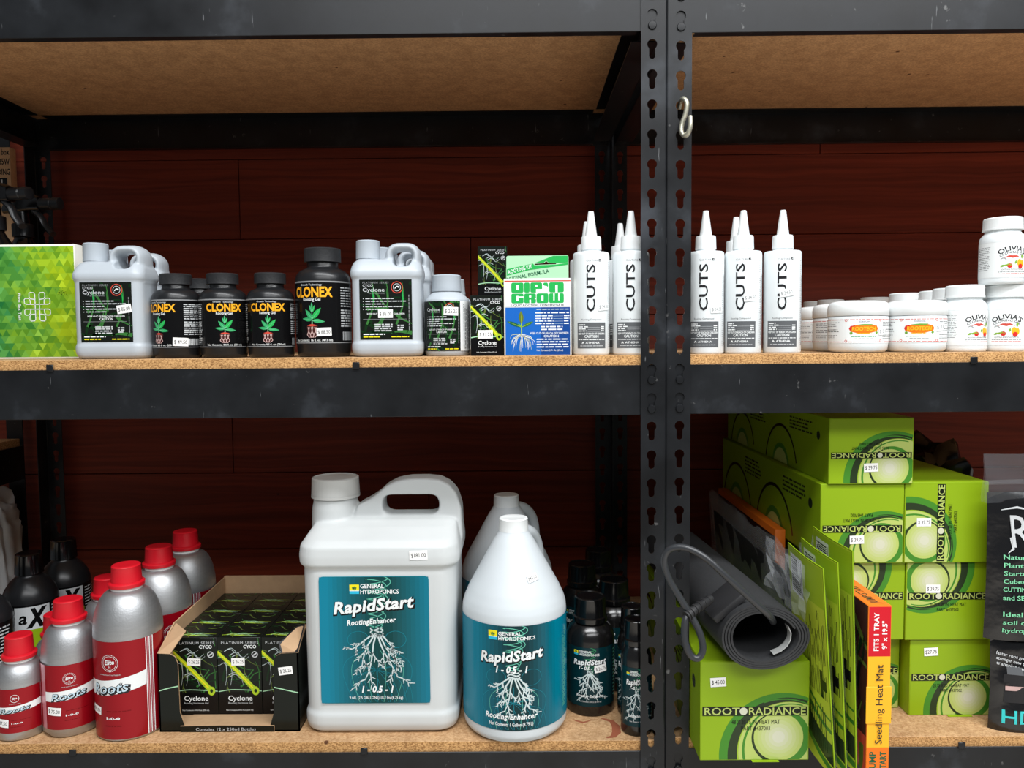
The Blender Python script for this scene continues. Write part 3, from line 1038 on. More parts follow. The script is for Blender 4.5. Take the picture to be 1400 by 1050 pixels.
G_can = 'blue-grey jerrycans on the middle shelf'
can = thing('jerrycan', 'pale blue-grey plastic jerrycan with dark green label beside the mosaic box', 'jerrycan', mid(163.5, 0.052), R_(0), G_can)
obj('body', jerrycan_mesh(), 'blue_grey_plastic', can, smooth=80)
cb = bmesh.new(); ribbed_cap(cb, 0.0172, 0.1395, 0.166, 30, 0.0007, 0.0168)
obj('cap', cb, 'blue_grey_cap', can, loc=(-0.0285, 0, 0))
lb = obj('label', BX(-0.0366, 0.0366, -0.0318, -0.0308, 0.0244, 0.1083, bev=0.0003, seg=1), 'ink_cyblack', can)
cyclone_label(0.0726, 0.0833).put('label_print', lb, flat(-0.0318, -0.0363, 0.0247), clip=(0, 0, 0.0726, 0.0833))
sticker(can, flat(-0.0318), 0.026, 0.0705, '$ 85.00', 0.14)
c2 = dup(can, 'pale blue-grey jerrycan half hidden behind the one beside the mosaic box', mid(189, 0.145), R_(4), G_can)
c3 = dup(can, 'pale blue-grey jerrycan standing right of the largest black gel bottle', mid(533, 0.052), R_(1.5), G_can)
sticker(c3, flat(-0.0318), -0.0005, 0.0605, '$ 85.00', 0.0)
dup(can, 'pale blue-grey jerrycan directly behind the one right of the largest black bottle', mid(548, 0.14), R_(1), G_can)
dup(can, 'rearmost pale blue-grey jerrycan, third in line behind the right-hand one', mid(556, 0.225), R_(0), G_can)

# --- black rooting gel bottles
def gel_bottle(name, label, pos, S, H, rot, vol, group=None):
    t = thing(name, label, 'bottle', pos, 0, group)
    r = 0.0334 * S
    k = H / 0.122
    prof = [(0, 0), (0.029 * S, 0), (0.0312 * S, 0.0015 * k), (0.0322 * S, 0.006 * k), (0.0328 * S, 0.0135 * k), (r, 0.0150 * k), (r, 0.0840 * k), (0.0329 * S, 0.0885 * k), (0.0310 * S, 0.0930 * k), (0.0270 * S, 0.0966 * k),
            (0.0225 * S, 0.0985 * k), (0.0200 * S, 0.0995 * k), (0.0188 * S, 0.101 * k), (0.0188 * S, 0.110 * k), (0, 0.110 * k)]
    obj('body', LA(prof, 56), 'black_plastic', t, smooth=50)
    cb = bmesh.new(); ribbed_cap(cb, 0.0222 * S, 0.1065 * k, 0.122 * k, 44, 0.0005)
    obj('cap', cb, 'black_cap', t)
    A = clonex_art(1.0, vol)
    kx, kz = S, k
    mp0 = wrap(r, rot, 0.0155 * k)
    me = A.mesh('label', lambda u, v, o: mp0(u * kx, v * kz, o), du=0.0035)
    t['r'], t['rot'] = r, rot
    obj('label', me, [], t, smooth=30)
    return t
G_gel = 'black rooting gel bottles'
b1 = gel_bottle('gel_bottle', 'smaller black gel bottle with price sticker, leftmost, beside the jerrycan', mid(243.5, 0.062), 1.0, 0.122, R_(-22), '8.5 fl. oz. (250 ml)', G_gel)
sticker(b1, wrap(0.0334, 0, 0), 0.0180, 0.0235, '$ 49.50', R_(-3), du=0.003)
b2 = dup(b1, 'smaller black gel bottle, middle of the three equal ones in front', mid(307.5, 0.062), R_(44), G_gel)
b3 = dup(b1, 'smaller black gel bottle right beside the largest black bottle', mid(372, 0.062), R_(31), G_gel)
dup(b1, 'black gel bottle behind the gap between the two leftmost gel bottles', mid(276, 0.155), R_(30), G_gel)
b4 = gel_bottle('gel_bottle', 'largest black gel bottle with orange lettering, beside a jerrycan', mid(444, 0.066), 1.18, 0.157, R_(-11), '16 fl. oz. (473 ml)', G_gel)
sticker(b4, wrap(0.0394, 0, 0), 0.0095, 0.036, '$ 88.50', R_(2), du=0.003)

# --- blue-grey small hormone bottles
def hormone_bottle(label, pos, rot):
    t = thing('hormone_bottle', label, 'bottle', pos, 0, 'blue-grey screw-cap bottles')
    r = 0.0322
    prof = [(0, 0), (0.0288, 0), (0.0308, 0.0015), (r - 0.0004, 0.006), (r, 0.0075), (r, 0.079), (0.0314, 0.0815), (0.027, 0.0862), (0.0228, 0.0895), (0.0215, 0.0905), (0.0205, 0.0915), (0.0205, 0.095), (0, 0.095)]
    obj('body', LA(prof, 56), 'blue_grey_plastic', t, smooth=50)
    cb = bmesh.new(); ribbed_cap(cb, 0.0215, 0.0925, 0.1165, 44, 0.0005, 0.0205)
    lathe(cb, [(0.0219, 0.0925), (0.0219, 0.0965)], 44)
    obj('cap', cb, 'blue_grey_cap', t)
    P = cyclone_label(0.056, 0.0705, 6, True)
    P.rect(0.056, 0, 0.088, 0.0705, 'white', 5)
    P.lines(0.003, 0.086, 0.064, 9, 0.0030, 'grey', 6, vertical=True, seed=3, rag=0.1)
    P.rect(-0.09, 0, 0, 0.0705, 'cyblack', 5)
    mp0 = wrap(r, rot, 0.0075)
    me = P.mesh('label', lambda u, v, o: mp0(u - 0.028, v, o), du=0.0035, clip=(-0.09, 0, 0.088, 0.0705))
    obj('label', me, [], t, smooth=30)
    return t
h1 = hormone_bottle('small blue-grey screw-cap bottle with dark label between jerrycan and cartons', mid(612, 0.058), R_(-10))
sticker(h1, wrap(0.0322, 0, 0), 0.0085, 0.0635, '$ 26.25', R_(-2), du=0.003)
dup(h1, 'small blue-grey screw-cap bottle hidden behind the one beside the cartons', mid(618, 0.135), 0)

# --- small dark cartons
def small_carton(label, pos, rz=0.0, sw=0.047, sh=0.0853, name='hormone_carton', group='small dark hormone cartons', big=False):
    t = thing(name, label, 'carton', pos, rz, group)
    obj('carton', BX(-sw / 2, sw / 2, 0, sw, 0, sh, bev=0.0007, seg=1), 'ink_cyblack', t)
    carton_art(sw - 0.0008, sh - 0.0008, big).put('front_print', t, flat(0.0, -sw / 2 + 0.0004, 0.0004), clip=(0, 0, sw - 0.0008, sh - 0.0008))
    return t
k1 = small_carton('small dark hormone carton with price sticker, left of the rooting kit', mid(666.5, 0.028))
sticker(k1, flat(0.0), -0.0025, 0.0305, '$ 31.25', 0.0)
k2 = dup(k1, 'small dark hormone carton hidden behind the front one, under the raised carton', mid(676, 0.165), 0)
k3 = dup(k1, 'small dark hormone carton standing raised on another carton behind the rooting kit', mid(674, 0.168, 0.0853), R_(3))

# --- rooting kit box with hang tab
t = thing('rooting_kit_box', 'white and blue boxed rooting kit with green lettering and a hang tab', 'box', mid(735.5, 0.02), R_(-0.5))
W_, H_ = 0.0945, 0.1078
obj('carton', BX(-W_ / 2, W_ / 2, 0, 0.034, 0, H_, bev=0.001), 'card_white', t)
P = Print()
w2 = W_ - 0.002
P.rect(0.001, 0.001, w2 - 0.001, 0.0675, 'blue', 0)
P.rect(w2 * 0.55, 0.001, w2 - 0.001, 0.0675, 'darkblue', 1)
P.rect(0.0, 0.1035, w2, 0.1050, 'brickred', 0)
P.rect(0.001, 0.0685, w2 - 0.001, 0.1030, 'white', 0)
def blk(x0, z0, wd, h, ch):
    # heavy slab letters: solid block minus narrow counters
    r = h * 0.16
    q = [(x + x0 + wd / 2, y + z0 + h / 2) for x, y in rrect(wd, h, r, 3)]
    P.add(q, 'green', 2)
    sl = wd * 0.20
    R4 = lambda a, b_, c_, d_: P.rect(x0 + a * wd, z0 + b_ * h, x0 + c_ * wd, z0 + d_ * h, 'white', 3)
    if ch == 'D': R4(0.42, 0.26, 0.60, 0.74)
    if ch == 'O': R4(0.41, 0.24, 0.59, 0.76)
    if ch == 'P': R4(0.42, 0.56, 0.60, 0.76); R4(0.48, -0.01, 1.01, 0.34)
    if ch == 'N': R4(0.42, -0.01, 0.58, 0.74)
    if ch == 'G': R4(0.42, 0.24, 0.58, 0.76); R4(0.58, 0.56, 1.01, 0.70)
    if ch == 'R': R4(0.42, 0.58, 0.60, 0.78); R4(0.44, -0.01, 0.58, 0.36); R4(0.90, 0.40, 1.01, 0.48)
    if ch == 'W': R4(0.29, 0.26, 0.38, 1.01); R4(0.62, 0.26, 0.71, 1.01)
for ch, x_, wd_ in (('D', 0.0095, 0.0172), ('I', 0.0275, 0.0078), ('P', 0.0362, 0.0165), ('N', 0.0625, 0.0205)):
    blk(x_, 0.0880, wd_, 0.0142, ch)
for ch, x_, wd_ in (('G', 0.0095, 0.0172), ('R', 0.0275, 0.0165), ('O', 0.0448, 0.0165), ('W', 0.0622, 0.0208)):
    blk(x_, 0.0733, wd_, 0.0136, ch)
P.add([(0.0535, 0.1000), (0.0555, 0.1018), (0.0600, 0.1018), (0.0612, 0.0990), (0.0608, 0.0950), (0.0592, 0.0972), (0.0560, 0.0975)], 'green', 2)
P.text('LIQUID ROOTING CONCENTRATE', w2 / 2, 0.0692, 0.0026, 'charcoal', 2, width=0.074, bold=0.012)
P.lines(0.0445, 0.0640, 0.045, 1, 0.0026, 'pale', 3, seed=1, rag=0)
P.lines(0.043, 0.0590, 0.047, 1, 0.0036, 'white', 3, seed=2, rag=0)
for i in range(4):
    P.lines(0.043, 0.0548 - i * 0.0036, 0.026, 1, 0.003, 'white', 3, seed=5 + i, rag=0.1)
    P.rect(0.068, 0.0550 - i * 0.0036, 0.082, 0.0553 - i * 0.0036, 'pale', 3)
    P.lines(0.083, 0.0548 - i * 0.0036, 0.0075, 1, 0.003, 'white', 3, seed=9 + i, rag=0)
P.lines(0.050, 0.0395, 0.032, 2, 0.0038, 'white', 3, seed=30, rag=0.1, align='c')
P.text('KEEP OUT OF REACH OF CHILDREN', 0.0625, 0.0300, 0.0027, 'white', 3, width=0.053, bold=0.01)
P.text('CAUTION', 0.065, 0.0255, 0.0032, 'white', 3, width=0.021, bold=0.02)
P.lines(0.0445, 0.0220, 0.045, 4, 0.0036, 'white', 3, seed=40, rag=0.05)
P.text('Net Contents: 2 Fl. Oz. (60 ml)', 0.0445, 0.0062, 0.0025, 'white', 3, 'l', width=0.037)
def leaf2(P, x, y, a, ln, wd, m, l):
    ca, sa = math.cos(a), math.sin(a)
    pts = [(t_ * ln, wd * math.sin(PI * t_)) for t_ in (0, 0.25, 0.5, 0.75, 1.0)] + [(t_ * ln, -wd * math.sin(PI * t_)) for t_ in (0.75, 0.5, 0.25)]
    P.add([(x + p * ca - q * sa, y + p * sa + q * ca) for p, q in pts], m, l)
    P.stroke([(x, y), (x + ln * ca * 0.95, y + ln * sa * 0.95)], [0.0006, 0.0001], 'limetube', l + 1)
leaf2(P, 0.0235, 0.0440, 1.62, 0.019, 0.0035, 'olive', 3)
leaf2(P, 0.0235, 0.0400, 2.75, 0.022, 0.0026, 'darkleaf', 3)
leaf2(P, 0.0240, 0.0400, 0.45, 0.018, 0.0024, 'forest2', 3)
leaf2(P, 0.0235, 0.0390, 2.2, 0.008, 0.0015, 'leaf', 3)
P.stroke([(0.0235, 0.0300), (0.0235, 0.0450)], 0.0013, 'limetube', 3)
rnd = random.Random(8)
for i in range(22):
    a = -PI / 2 + (i - 10.5) * 0.135
    x, y = 0.0235 + rnd.uniform(-0.003, 0.003), 0.0305 + rnd.uniform(-0.003, 0.0)
    ln = rnd.uniform(0.014, 0.023)
    P.curve([(x, y), (x + math.cos(a) * ln * 0.5, y + math.sin(a) * ln * 0.3), (x + math.cos(a) * ln * 0.85, y + math.sin(a) * ln * 0.75), (x + math.cos(a) * ln * 0.95, y - 0.005 + math.sin(a) * ln * 0.85)], (0.0009, 0.0003), 'white' if i % 3 else 'rr_glow', 3, per=3)
P.put('front_print', t, flat(0.0, -w2 / 2, 0.0))
# hang tab: card with a euro slot
bm = bmesh.new()
out = [(-0.0435, 0.105), (0.0435, 0.105), (0.0435, 0.1375)] + [(0.0415 + 0.002 * math.cos(a), 0.1375 + 0.002 * math.sin(a)) for a in (PI / 6, PI / 3, PI / 2)] + [(-0.0415, 0.1395), (-0.0432, 0.1382)]
slot = [(-0.004, 0.1265), (0.026, 0.1275), (0.0265, 0.1290), (0.0155, 0.1290), (0.0125, 0.1318), (0.0095, 0.1290), (-0.0035, 0.1282)]
for yy in (0.0015, 0.0022):
    vo = [bm.verts.new((x, yy, z)) for x, z in out]; vi = [bm.verts.new((x, yy, z)) for x, z in slot]
    es = [bm.edges.new((q[i], q[(i + 1) % len(q)])) for q in (vo, vi) for i in range(len(q))]
    bmesh.ops.triangle_fill(bm, edges=es, use_beauty=True)
    if yy < 0.002: keep = (vo, vi)
for q0, q1 in ((keep[0], vo), (keep[1], vi)):
    for i in range(len(q0)):
        j = (i + 1) % len(q0)
        bm.faces.new((q0[i], q0[j], q1[j], q1[i]))
tb = obj('hang_tab', bm, 'ink_palegreen', t, smooth=0)
P = Print()
P.add([(-0.0425, 0.112), (-0.0425, 0.121), (-0.006, 0.1285), (-0.004, 0.1258), (-0.012, 0.1195)], 'green', 0)
P.add([(-0.012, 0.1195), (-0.004, 0.1258), (0.026, 0.1268), (0.0425, 0.1292), (0.0425, 0.1265)], 'green', 0)
P.add([(-0.004, 0.1290), (0.009, 0.1296), (0.0125, 0.1325), (0.0160, 0.1296), (0.028, 0.1292), (0.0425, 0.1295), (0.0425, 0.1388), (0.022, 0.1388)], 'green', 0)
P.text('ROOTING KIT', -0.040, 0.1142, 0.0052, 'white', 2, 'l', width=0.034, rot=0.24, bold=0.012)
P.text('ORIGINAL FORMULA', -0.044, 0.1035, 0.0052, 'darkleaf', 2, 'l', width=0.062, rot=0.20, bold=0.005)
P.put('tab_print', tb, flat(0.0015), clip=(-0.043, 0.1055, 0.043, 0.139))

# --- white nozzle bottles
def nozzle_bottle(label, pos):
    t = thing('nozzle_bottle', label, 'bottle', pos, 0, 'white cone-nozzle bottles')
    r = 0.0257
    prof = [(0, 0), (0.0238, 0), (0.0250, 0.0012), (r, 0.003), (r, 0.1385), (0.0252, 0.1420), (0.0240, 0.1436), (0.0150, 0.1450), (0.0135, 0.1455), (0.0135, 0.150), (0, 0.150)]
    obj('body', LA(prof, 48), 'white_bottle', t, smooth=40)
    cb = bmesh.new()
    lathe(cb, [(0.0130, 0.1475), (0.0146, 0.1475), (0.0146, 0.149), (0.0140, 0.1645), (0.0132, 0.1662), (0.0086, 0.1668)], 36)
    obj('collar', cb, 'white_cap', t)
    obj('nozzle', LA([(0.0088, 0.1660), (0.0084, 0.168), (0.0041, 0.2), (0.0036, 0.2018), (0, 0.2021)], 28), 'white_cap', t)
    P = Print()
    P.rect(-0.0215, 0.0095, 0.0215, 0.0455, 'grey', 0)
    P.lines(-0.0195, 0.0415, 0.015, 4, 0.0028, 'white', 1, seed=2, rag=0.3, th=0.55)
    for i in range(3):
        P.rect(-0.005, 0.0385 - i * 0.0028, 0.0125, 0.0388 - i * 0.0028, 'lightgrey', 1)
    P.lines(0.0135, 0.0387, 0.0055, 3, 0.0028, 'white', 1, seed=3, rag=0.1, th=0.55)
    P.text('KEEP OUT OF REACH OF CHILDREN', 0, 0.0288, 0.0024, 'white', 1, width=0.0395, bold=0.025)
    P.text('CAUTION', 0, 0.0242, 0.0036, 'white', 1, width=0.0195, bold=0.02)
    P.lines(-0.0195, 0.0212, 0.039, 1, 0.0020, 'white', 1, seed=9, rag=0, th=0.5)
    P.add([(-0.0140, 0.0160), (-0.0128, 0.0160), (-0.0120, 0.0175), (-0.0112, 0.0160), (-0.0100, 0.0160), (-0.0110, 0.0182), (-0.0120, 0.0190), (-0.0130, 0.0182)], 'white', 1)
    P.text('ATHENA', 0.0015, 0.0161, 0.0026, 'white', 1, width=0.0195, bold=0.02)
    P.lines(-0.0165, 0.0125, 0.033, 1, 0.0018, 'lightgrey', 1, seed=11, rag=0, th=0.5)
    P.text('Rooting Compound', 0, 0.0485, 0.0021, 'grey', 1, width=0.028)
    P.text('CUTS', 0.0050, 0.0930, 0.0114, 'charcoal', 1, width=0.0650, rot=PI / 2, bold=0.016)
    P.text('CULTURE', 0.0015, 0.1298, 0.0025, 'midgrey', 1, 'c', width=0.0165)
    P.rect(0.0105, 0.1296, 0.0140, 0.1328, 'charcoal', 1)
    P.stroke([(0.0112, 0.1308), (0.0121, 0.1303), (0.0134, 0.1320)], 0.0006, 'white', 2)
    for i in range(40):
        z = 0.012 + i * 0.0030
        P.rect(0.0285, z, 0.0312 if i % 5 else 0.0328, z + 0.0004, 'midgrey', 1)
    P.lines(0.012, 0.0365, 0.11, 3, 0.0022, 'midgrey', 1, vertical=True, seed=12, th=0.4)
    P.lines(0.012, -0.034, 0.11, 3, 0.0022, 'midgrey', 1, vertical=True, seed=13, th=0.4)
    P.rect(-0.0235, 0.0075, -0.02335, 0.137, 'lightgrey', 0)
    P.rect(0.0262, 0.0075, 0.02635, 0.137, 'lightgrey', 0)
    obj('label', P.mesh('label', wrap(r), du=0.003), [], t, smooth=30)
    return t
n1 = nozzle_bottle('white cone-nozzle bottle right beside the boxed rooting kit', mid(808.5, 0.035))
n1.rotation_euler.z = R_(-5)
sticker(n1, wrap(0.0257), 0.0185, 0.0675, '$ 34.50', 0.08, 0.019, 0.0105, du=0.003, faint=True)
G_n = 'white cone-nozzle bottles'
n2 = dup(n1, 'white cone-nozzle bottle partly cut off by the left edge of the double post', mid(862.5, 0.035), R_(-8), G_n)
dup(n1, 'white cone-nozzle bottle hidden behind the one beside the rooting kit', mid(802.5, 0.128), 0.1, G_n)
dup(n1, 'white cone-nozzle bottle tucked behind the one at the post, left bay', mid(848, 0.150), 0.0, G_n)
n3 = dup(n1, 'white cone-nozzle bottle just right of the double post', mid(964, 0.040), R_(-18), G_n)
sticker(n3, wrap(0.0257), 0.0185, 0.0625, '$ 34.50', 0.05, 0.019, 0.0105, du=0.003, faint=True)
n4 = dup(n1, 'white cone-nozzle bottle in the middle of the three in the right bay', mid(1015, 0.040), R_(-23), G_n)
sticker(n4, wrap(0.0257), 0.0135, 0.0785, '$ 34.50', 0.10, 0.019, 0.0105, du=0.003, faint=True)
n5 = dup(n1, 'white cone-nozzle bottle at the right end of its row, next to the jars', mid(1068.5, 0.040), R_(-18), G_n)
sticker(n5, wrap(0.0257), 0.0055, 0.0845, '$ 34.50', 0.16, 0.019, 0.0105, du=0.003, faint=True)
dup(n1, 'white cone-nozzle bottle showing only its tip behind the middle one, right bay', mid(1005, 0.098), 0.0, G_n)

# --- black trigger sprayers and a carton behind the mosaic box
def trigger_spray(label, pos, rz, H=0.245, chrome=True):
    t = thing('trigger_spray_bottle', label, 'spray bottle', pos, rz, 'black trigger spray bottles')
    obj('body', LA([(0, 0), (0.034, 0), (0.036, 0.003), (0.036, H * 0.52), (0.033, H * 0.6), (0.018, H * 0.68), (0.0135, H * 0.71), (0.0135, H * 0.76), (0, H * 0.76)], 40), 'black_gloss', t)
    cb = bmesh.new(); ribbed_cap(cb, 0.0165, H * 0.72, H * 0.80, 26, 0.0012)
    obj('collar', cb, 'black_plastic', t)
    hb = bmesh.new()
    # head: tapered hood running forward to the nozzle
    secs = []
    for x, zz, hh, ww in ((-0.030, 0.885, 0.014, 0.018), (-0.018, 0.915, 0.030, 0.024), (0.0, 0.93, 0.036, 0.026), (0.020, 0.925, 0.030, 0.022), (0.034, 0.915, 0.024, 0.020)):
        secs.append(([(H * zz + b, a) for a, b in rrect(ww, hh, 0.006, 4)], x))
    rings = [[hb.verts.new((x, p[1], p[0])) for p in s] for s, x in secs]
    for a, b in zip(rings, rings[1:]):
        for i in range(len(a)):
            j = (i + 1) % len(a)
            hb.faces.new((a[i], a[j], b[j], b[i]))
    hb.faces.new(rings[0]); hb.faces.new(rings[-1])
    lathe(hb, [(0.011, H * 0.79), (0.009, H * 0.88)], 20)
    bmesh.ops.recalc_face_normals(hb, faces=hb.faces[:])
    obj('spray_head', hb, 'black_gloss', t)
    nb = LA([(0, 0), (0.0098, 0), (0.0098, 0.020), (0.0082, 0.0215), (0.0082, 0.0225), (0.0105, 0.024), (0.0100, 0.036), (0.004, 0.0375), (0, 0.0365)], 24)
    for v in nb.verts:
        v.co = Vector((0.033 + v.co.z, v.co.x, H * 0.915 + v.co.y))
    obj('nozzle', nb, 'black_plastic', t)
    tg = tube(bmesh.new(), spline([(0.022, 0, H * 0.875), (0.034, 0, H * 0.835), (0.040, 0, H * 0.79), (0.050, 0, H * 0.745), (0.054, 0, H * 0.735)], 5), 0.0048, 10, sy=1.6)
    obj('trigger', tg, 'black_plastic', t)
    return t
s1 = trigger_spray('black trigger spray bottle with nozzle pointing right, above the mosaic box', (xat(33, 0.26, 1.4), 0.26, ZM), R_(-4), 0.284)
dup(s1, 'black trigger spray bottle at the far left edge, in front of the other sprayer', (xat(-6, 0.175, 1.4), 0.175, ZM), R_(-12))
# ================================================================== middle shelf, right bay: jars and gel bottles
def jar(label, pos, rz=0.0):
    t = thing('paste_jar', label, 'jar', pos, rz, 'squat white paste jars')
    r = 0.0400
    prof = [(0, 0), (0.030, 0), (0.0355, 0.001), (0.0390, 0.0045), (0.0397, 0.011), (r, 0.014), (r, 0.0500), (0.0393, 0.0512), (0.0385, 0.0530), (0, 0.0530)]
    obj('body', LA(prof, 56), 'white_bottle', t, smooth=50)
    obj('lid', LA([(0.0400, 0.0518), (0.0408, 0.0525), (0.0408, 0.0625), (0.0402, 0.0665), (0.0385, 0.0700), (0.0340, 0.0722), (0.028, 0.0731), (0, 0.0733)], 56), 'white_cap', t, smooth=60)
    P = Print()
    P.rect(-0.125, 0.0, 0.125, 0.0345, 'white', 0)
    for z in (0.0018, 0.0328):
        x = -0.12
        rr = random.Random(int(z * 1e4))
        while x < 0.12:
            q = rr.uniform(0.0015, 0.007)
            P.rect(x, z - 0.0004, x + q, z + 0.0004, 'brickred', 1); x += q + 0.0014
    for x in (-0.0235, 0.0235):
        for z in (0.0030, 0.0318):
            P.ring(x, z, 0.0012, 0.0019, 'brickred', 1, 10)
    P.text('TECHNAFLORA', 0.0, 0.0288, 0.0021, 'navy', 1, width=0.015)
    P.add([(x * 0.0195, 0.0195 + y * 0.0062) for x, y in ((-1, 0.1), (-0.9, 0.7), (-0.45, 0.95), (0, 0.8), (0.5, 1.0), (0.9, 0.75), (1, 0.1), (0.92, -0.5), (0.5, -0.8), (0, -1.1), (-0.5, -0.85), (-0.9, -0.5))], 'deeporange', 1)
    P.add([(x * 0.0195, 0.0195 + y * 0.0062) for x, y in ((-1, 0.1), (-0.9, 0.7), (-0.6, 0.9), (-0.7, 0.0), (-0.85, -0.4))], 'fruit_red', 2)
    P.add([(x * 0.0195, 0.0195 + y * 0.0062) for x, y in ((-0.55, 0.95), (0.0, 1.15), (0.6, 1.1), (0.45, 0.8), (-0.3, 0.75))], 'fruit_green', 2)
    P.circle(-0.0165, 0.0140, 0.0020, 'fruit_green', 2, 10); P.circle(0.0172, 0.0145, 0.0018, 'fruit_green', 2, 10)
    P.text('ROOTECH', 0, 0.0175, 0.0050, 'amber', 3, width=0.0315, bold=0.035, shear=0.1)
    P.lines(-0.010, 0.0128, 0.020, 1, 0.0024, 'amber', 3, rag=0)
    P.lines(-0.0165, 0.0085, 0.033, 1, 0.0018, 'leaf', 1, rag=0, seed=3)
    P.lines(-0.012, 0.0058, 0.024, 1, 0.0016, 'midgrey', 1, rag=0, seed=5)
    for x, sd in ((-0.062, 1), (0.028, 5), (-0.105, 7), (0.075, 9)):
        P.lines(x, 0.0285, 0.030, 3, 0.0026, 'midgrey', 1, seed=sd, th=0.4, rag=0.4)
        P.lines(x, 0.0185, 0.032, 2, 0.0026, 'grey', 1, seed=sd + 1, th=0.4, rag=0.2)
        P.lines(x, 0.0105, 0.030, 3, 0.0024, 'midgrey', 1, seed=sd + 2, th=0.4, rag=0.4)
    obj('label', P.mesh('label', wrap(r, 0.0, 0.0135), du=0.0045), [], t, smooth=30)
    return t
G_j = 'squat white paste jars'
j1 = jar('squat white paste jar in front, left of the two whole ones', mid(1172, 0.050), R_(-12))
sticker(j1, wrap(0.0400), 0.0215 + 0.006, 0.030, '$ 21', 0.06, 0.014, 0.0105, du=0.003, faint=True, single=True)
j2 = dup(j1, 'squat white paste jar in front, right of the two whole ones', mid(1250.8, 0.050), R_(-20), G_j)
sticker(j2, wrap(0.0400), 0.029, 0.035, '$ 21', 0.1, 0.014, 0.0105, du=0.003, faint=True)
dup(j1, 'squat white paste jar peeking out behind the left whole jar', mid(1148, 0.145), R_(8), G_j)
dup(j1, 'squat white paste jar farthest back, beside the nozzle bottles', mid(1124, 0.245), R_(8), G_j)
dup(j1, 'squat white paste jar hidden behind the right whole jar', mid(1228, 0.146), R_(0), G_j)

def cloning_bottle(label, pos, rz=0.0):
    t = thing('cloning_gel_bottle', label, 'bottle', pos, rz, 'white cloning gel bottles')
    r = 0.0287
    prof = [(0, 0), (0.0262, 0), (0.0276, 0.001), (r - 0.0002, 0.004), (r, 0.006), (r, 0.0605), (0.0280, 0.0655), (0.0255, 0.0695), (0.0232, 0.0718), (0.0222, 0.0730), (0.0220, 0.0765), (0, 0.0765)]
    obj('body', LA(prof, 48), 'white_bottle', t, smooth=50)
    cb = bmesh.new(); ribbed_cap(cb, 0.0249, 0.0762, 0.0940, 60, 0.0003, 0.0245)
    lathe(cb, [(0.0249, 0.0762), (0.0254, 0.0764), (0.0254, 0.0782), (0.0249, 0.0786)], 48)
    obj('cap', cb, 'white_cap', t)
    P = Print()
    P.rect(-0.085, 0.0, 0.085, 0.0505, 'white', 0)
    P.rect(-0.085, 0.0006, 0.085, 0.0009, 'lightgrey', 1)
    P.rect(-0.085, 0.0496, 0.085, 0.0499, 'lightgrey', 1)
    P.text("OLIVIA'S", 0, 0.0375, 0.0062, 'charcoal', 1, width=0.036, bold=0.02, arc=0.027)
    P.text('CLONING GEL', 0, 0.0335, 0.0030, 'charcoal', 1, width=0.034, bold=0.012, arc=0.028, space=1.1)
    # vegetables and the red-haired plant, simplified
    for i in range(9):
        a = PI * (i + 0.5) / 9
        P.curve([(-0.001, 0.0275), (-0.001 + math.cos(a) * 0.006, 0.0285 + math.sin(a) * 0.003), (-0.001 + math.cos(a) * 0.0105, 0.0270 + math.sin(a) * 0.0015)], (0.0012, 0.0004), 'brickred', 2, per=3)
    P.circle(-0.0045, 0.0165, 0.0032, 'fruit_red', 3, 12)
    P.circle(0.0085, 0.0205, 0.0036, 'fruit_yellow', 3, 12, ry=0.0052)
    P.circle(0.0130, 0.0195, 0.0028, 'fruit_yellow', 3, 12, ry=0.0045)
    P.circle(0.0100, 0.0155, 0.0034, 'fruit_red', 4, 12)
    for x, y, a in ((-0.012, 0.0165, 0.2), (-0.016, 0.015, 0.5), (-0.008, 0.019, -0.3), (0.002, 0.0185, 1.2), (0.011, 0.027, 1.0), (0.013, 0.026, 1.8)):
        leaf2(P, x, y, a, 0.006, 0.0014, 'fruit_green', 3)
    for a in (0.3, 0.7, 1.1):
        P.curve([(-0.008, 0.024), (-0.012, 0.026 + 0.002 * a), (-0.016, 0.0255)], (0.0003, 0.0003), 'midgrey', 2, per=3)
    P.text('ROOTING & PROPAGATION GEL', 0, 0.0105, 0.0018, 'charcoal', 1, width=0.030)
    P.lines(-0.0185, 0.0078, 0.037, 1, 0.0017, 'grey', 1, rag=0, seed=4)
    P.lines(-0.019, 0.0052, 0.038, 1, 0.0017, 'brickred', 1, rag=0, seed=5)
    for x, sd in ((-0.052, 1), (0.030, 4), (-0.085, 8)):
        P.lines(x, 0.0425, 0.024, 14, 0.0024, 'midgrey', 1, seed=sd, th=0.35, rag=0.2)
    obj('label', P.mesh('label', wrap(r, 0.0, 0.0085), du=0.0035), [], t, smooth=30)
    return t
G_o = 'white cloning gel bottles'
o1 = cloning_bottle('white cloning gel bottle in front, immediately right of the paste jars', mid(1317, 0.045), R_(11))
o2 = dup(o1, 'white cloning gel bottle in front that carries another bottle on its cap', mid(1372.5, 0.045), R_(-26), G_o)
o3 = dup(o1, 'white cloning gel bottle stacked on top of another one, far right', mid(1369, 0.043, 0.0940), R_(-4), G_o)
for lab, px, y in (('white cloning gel bottle cap showing above the right whole jar', 1236, 0.235), ('white cloning gel bottle second row, left of the frontmost cloning bottle', 1278, 0.175),
                   ('white cloning gel bottle tucked close behind the frontmost cloning bottle', 1298, 0.110), ('white cloning gel bottle behind the gap between the two front cloning bottles', 1352, 0.104),
                   ('white cloning gel bottle behind the stacked pair at the right edge', 1408, 0.106), ('white cloning gel bottle in the third row behind the stacked pair', 1350, 0.20),
                   ('white cloning gel bottle cap above the left whole jar, far back', 1195, 0.36), ('white cloning gel bottle farthest back next to the nozzle bottles', 1115, 0.50),
                   ('white cloning gel bottle far back, second from the nozzle bottles', 1135, 0.435), ('white cloning gel bottle far back, third from the nozzle bottles', 1165, 0.47)):
    dup(o1, lab, mid(px, y), R_(15), G_o)

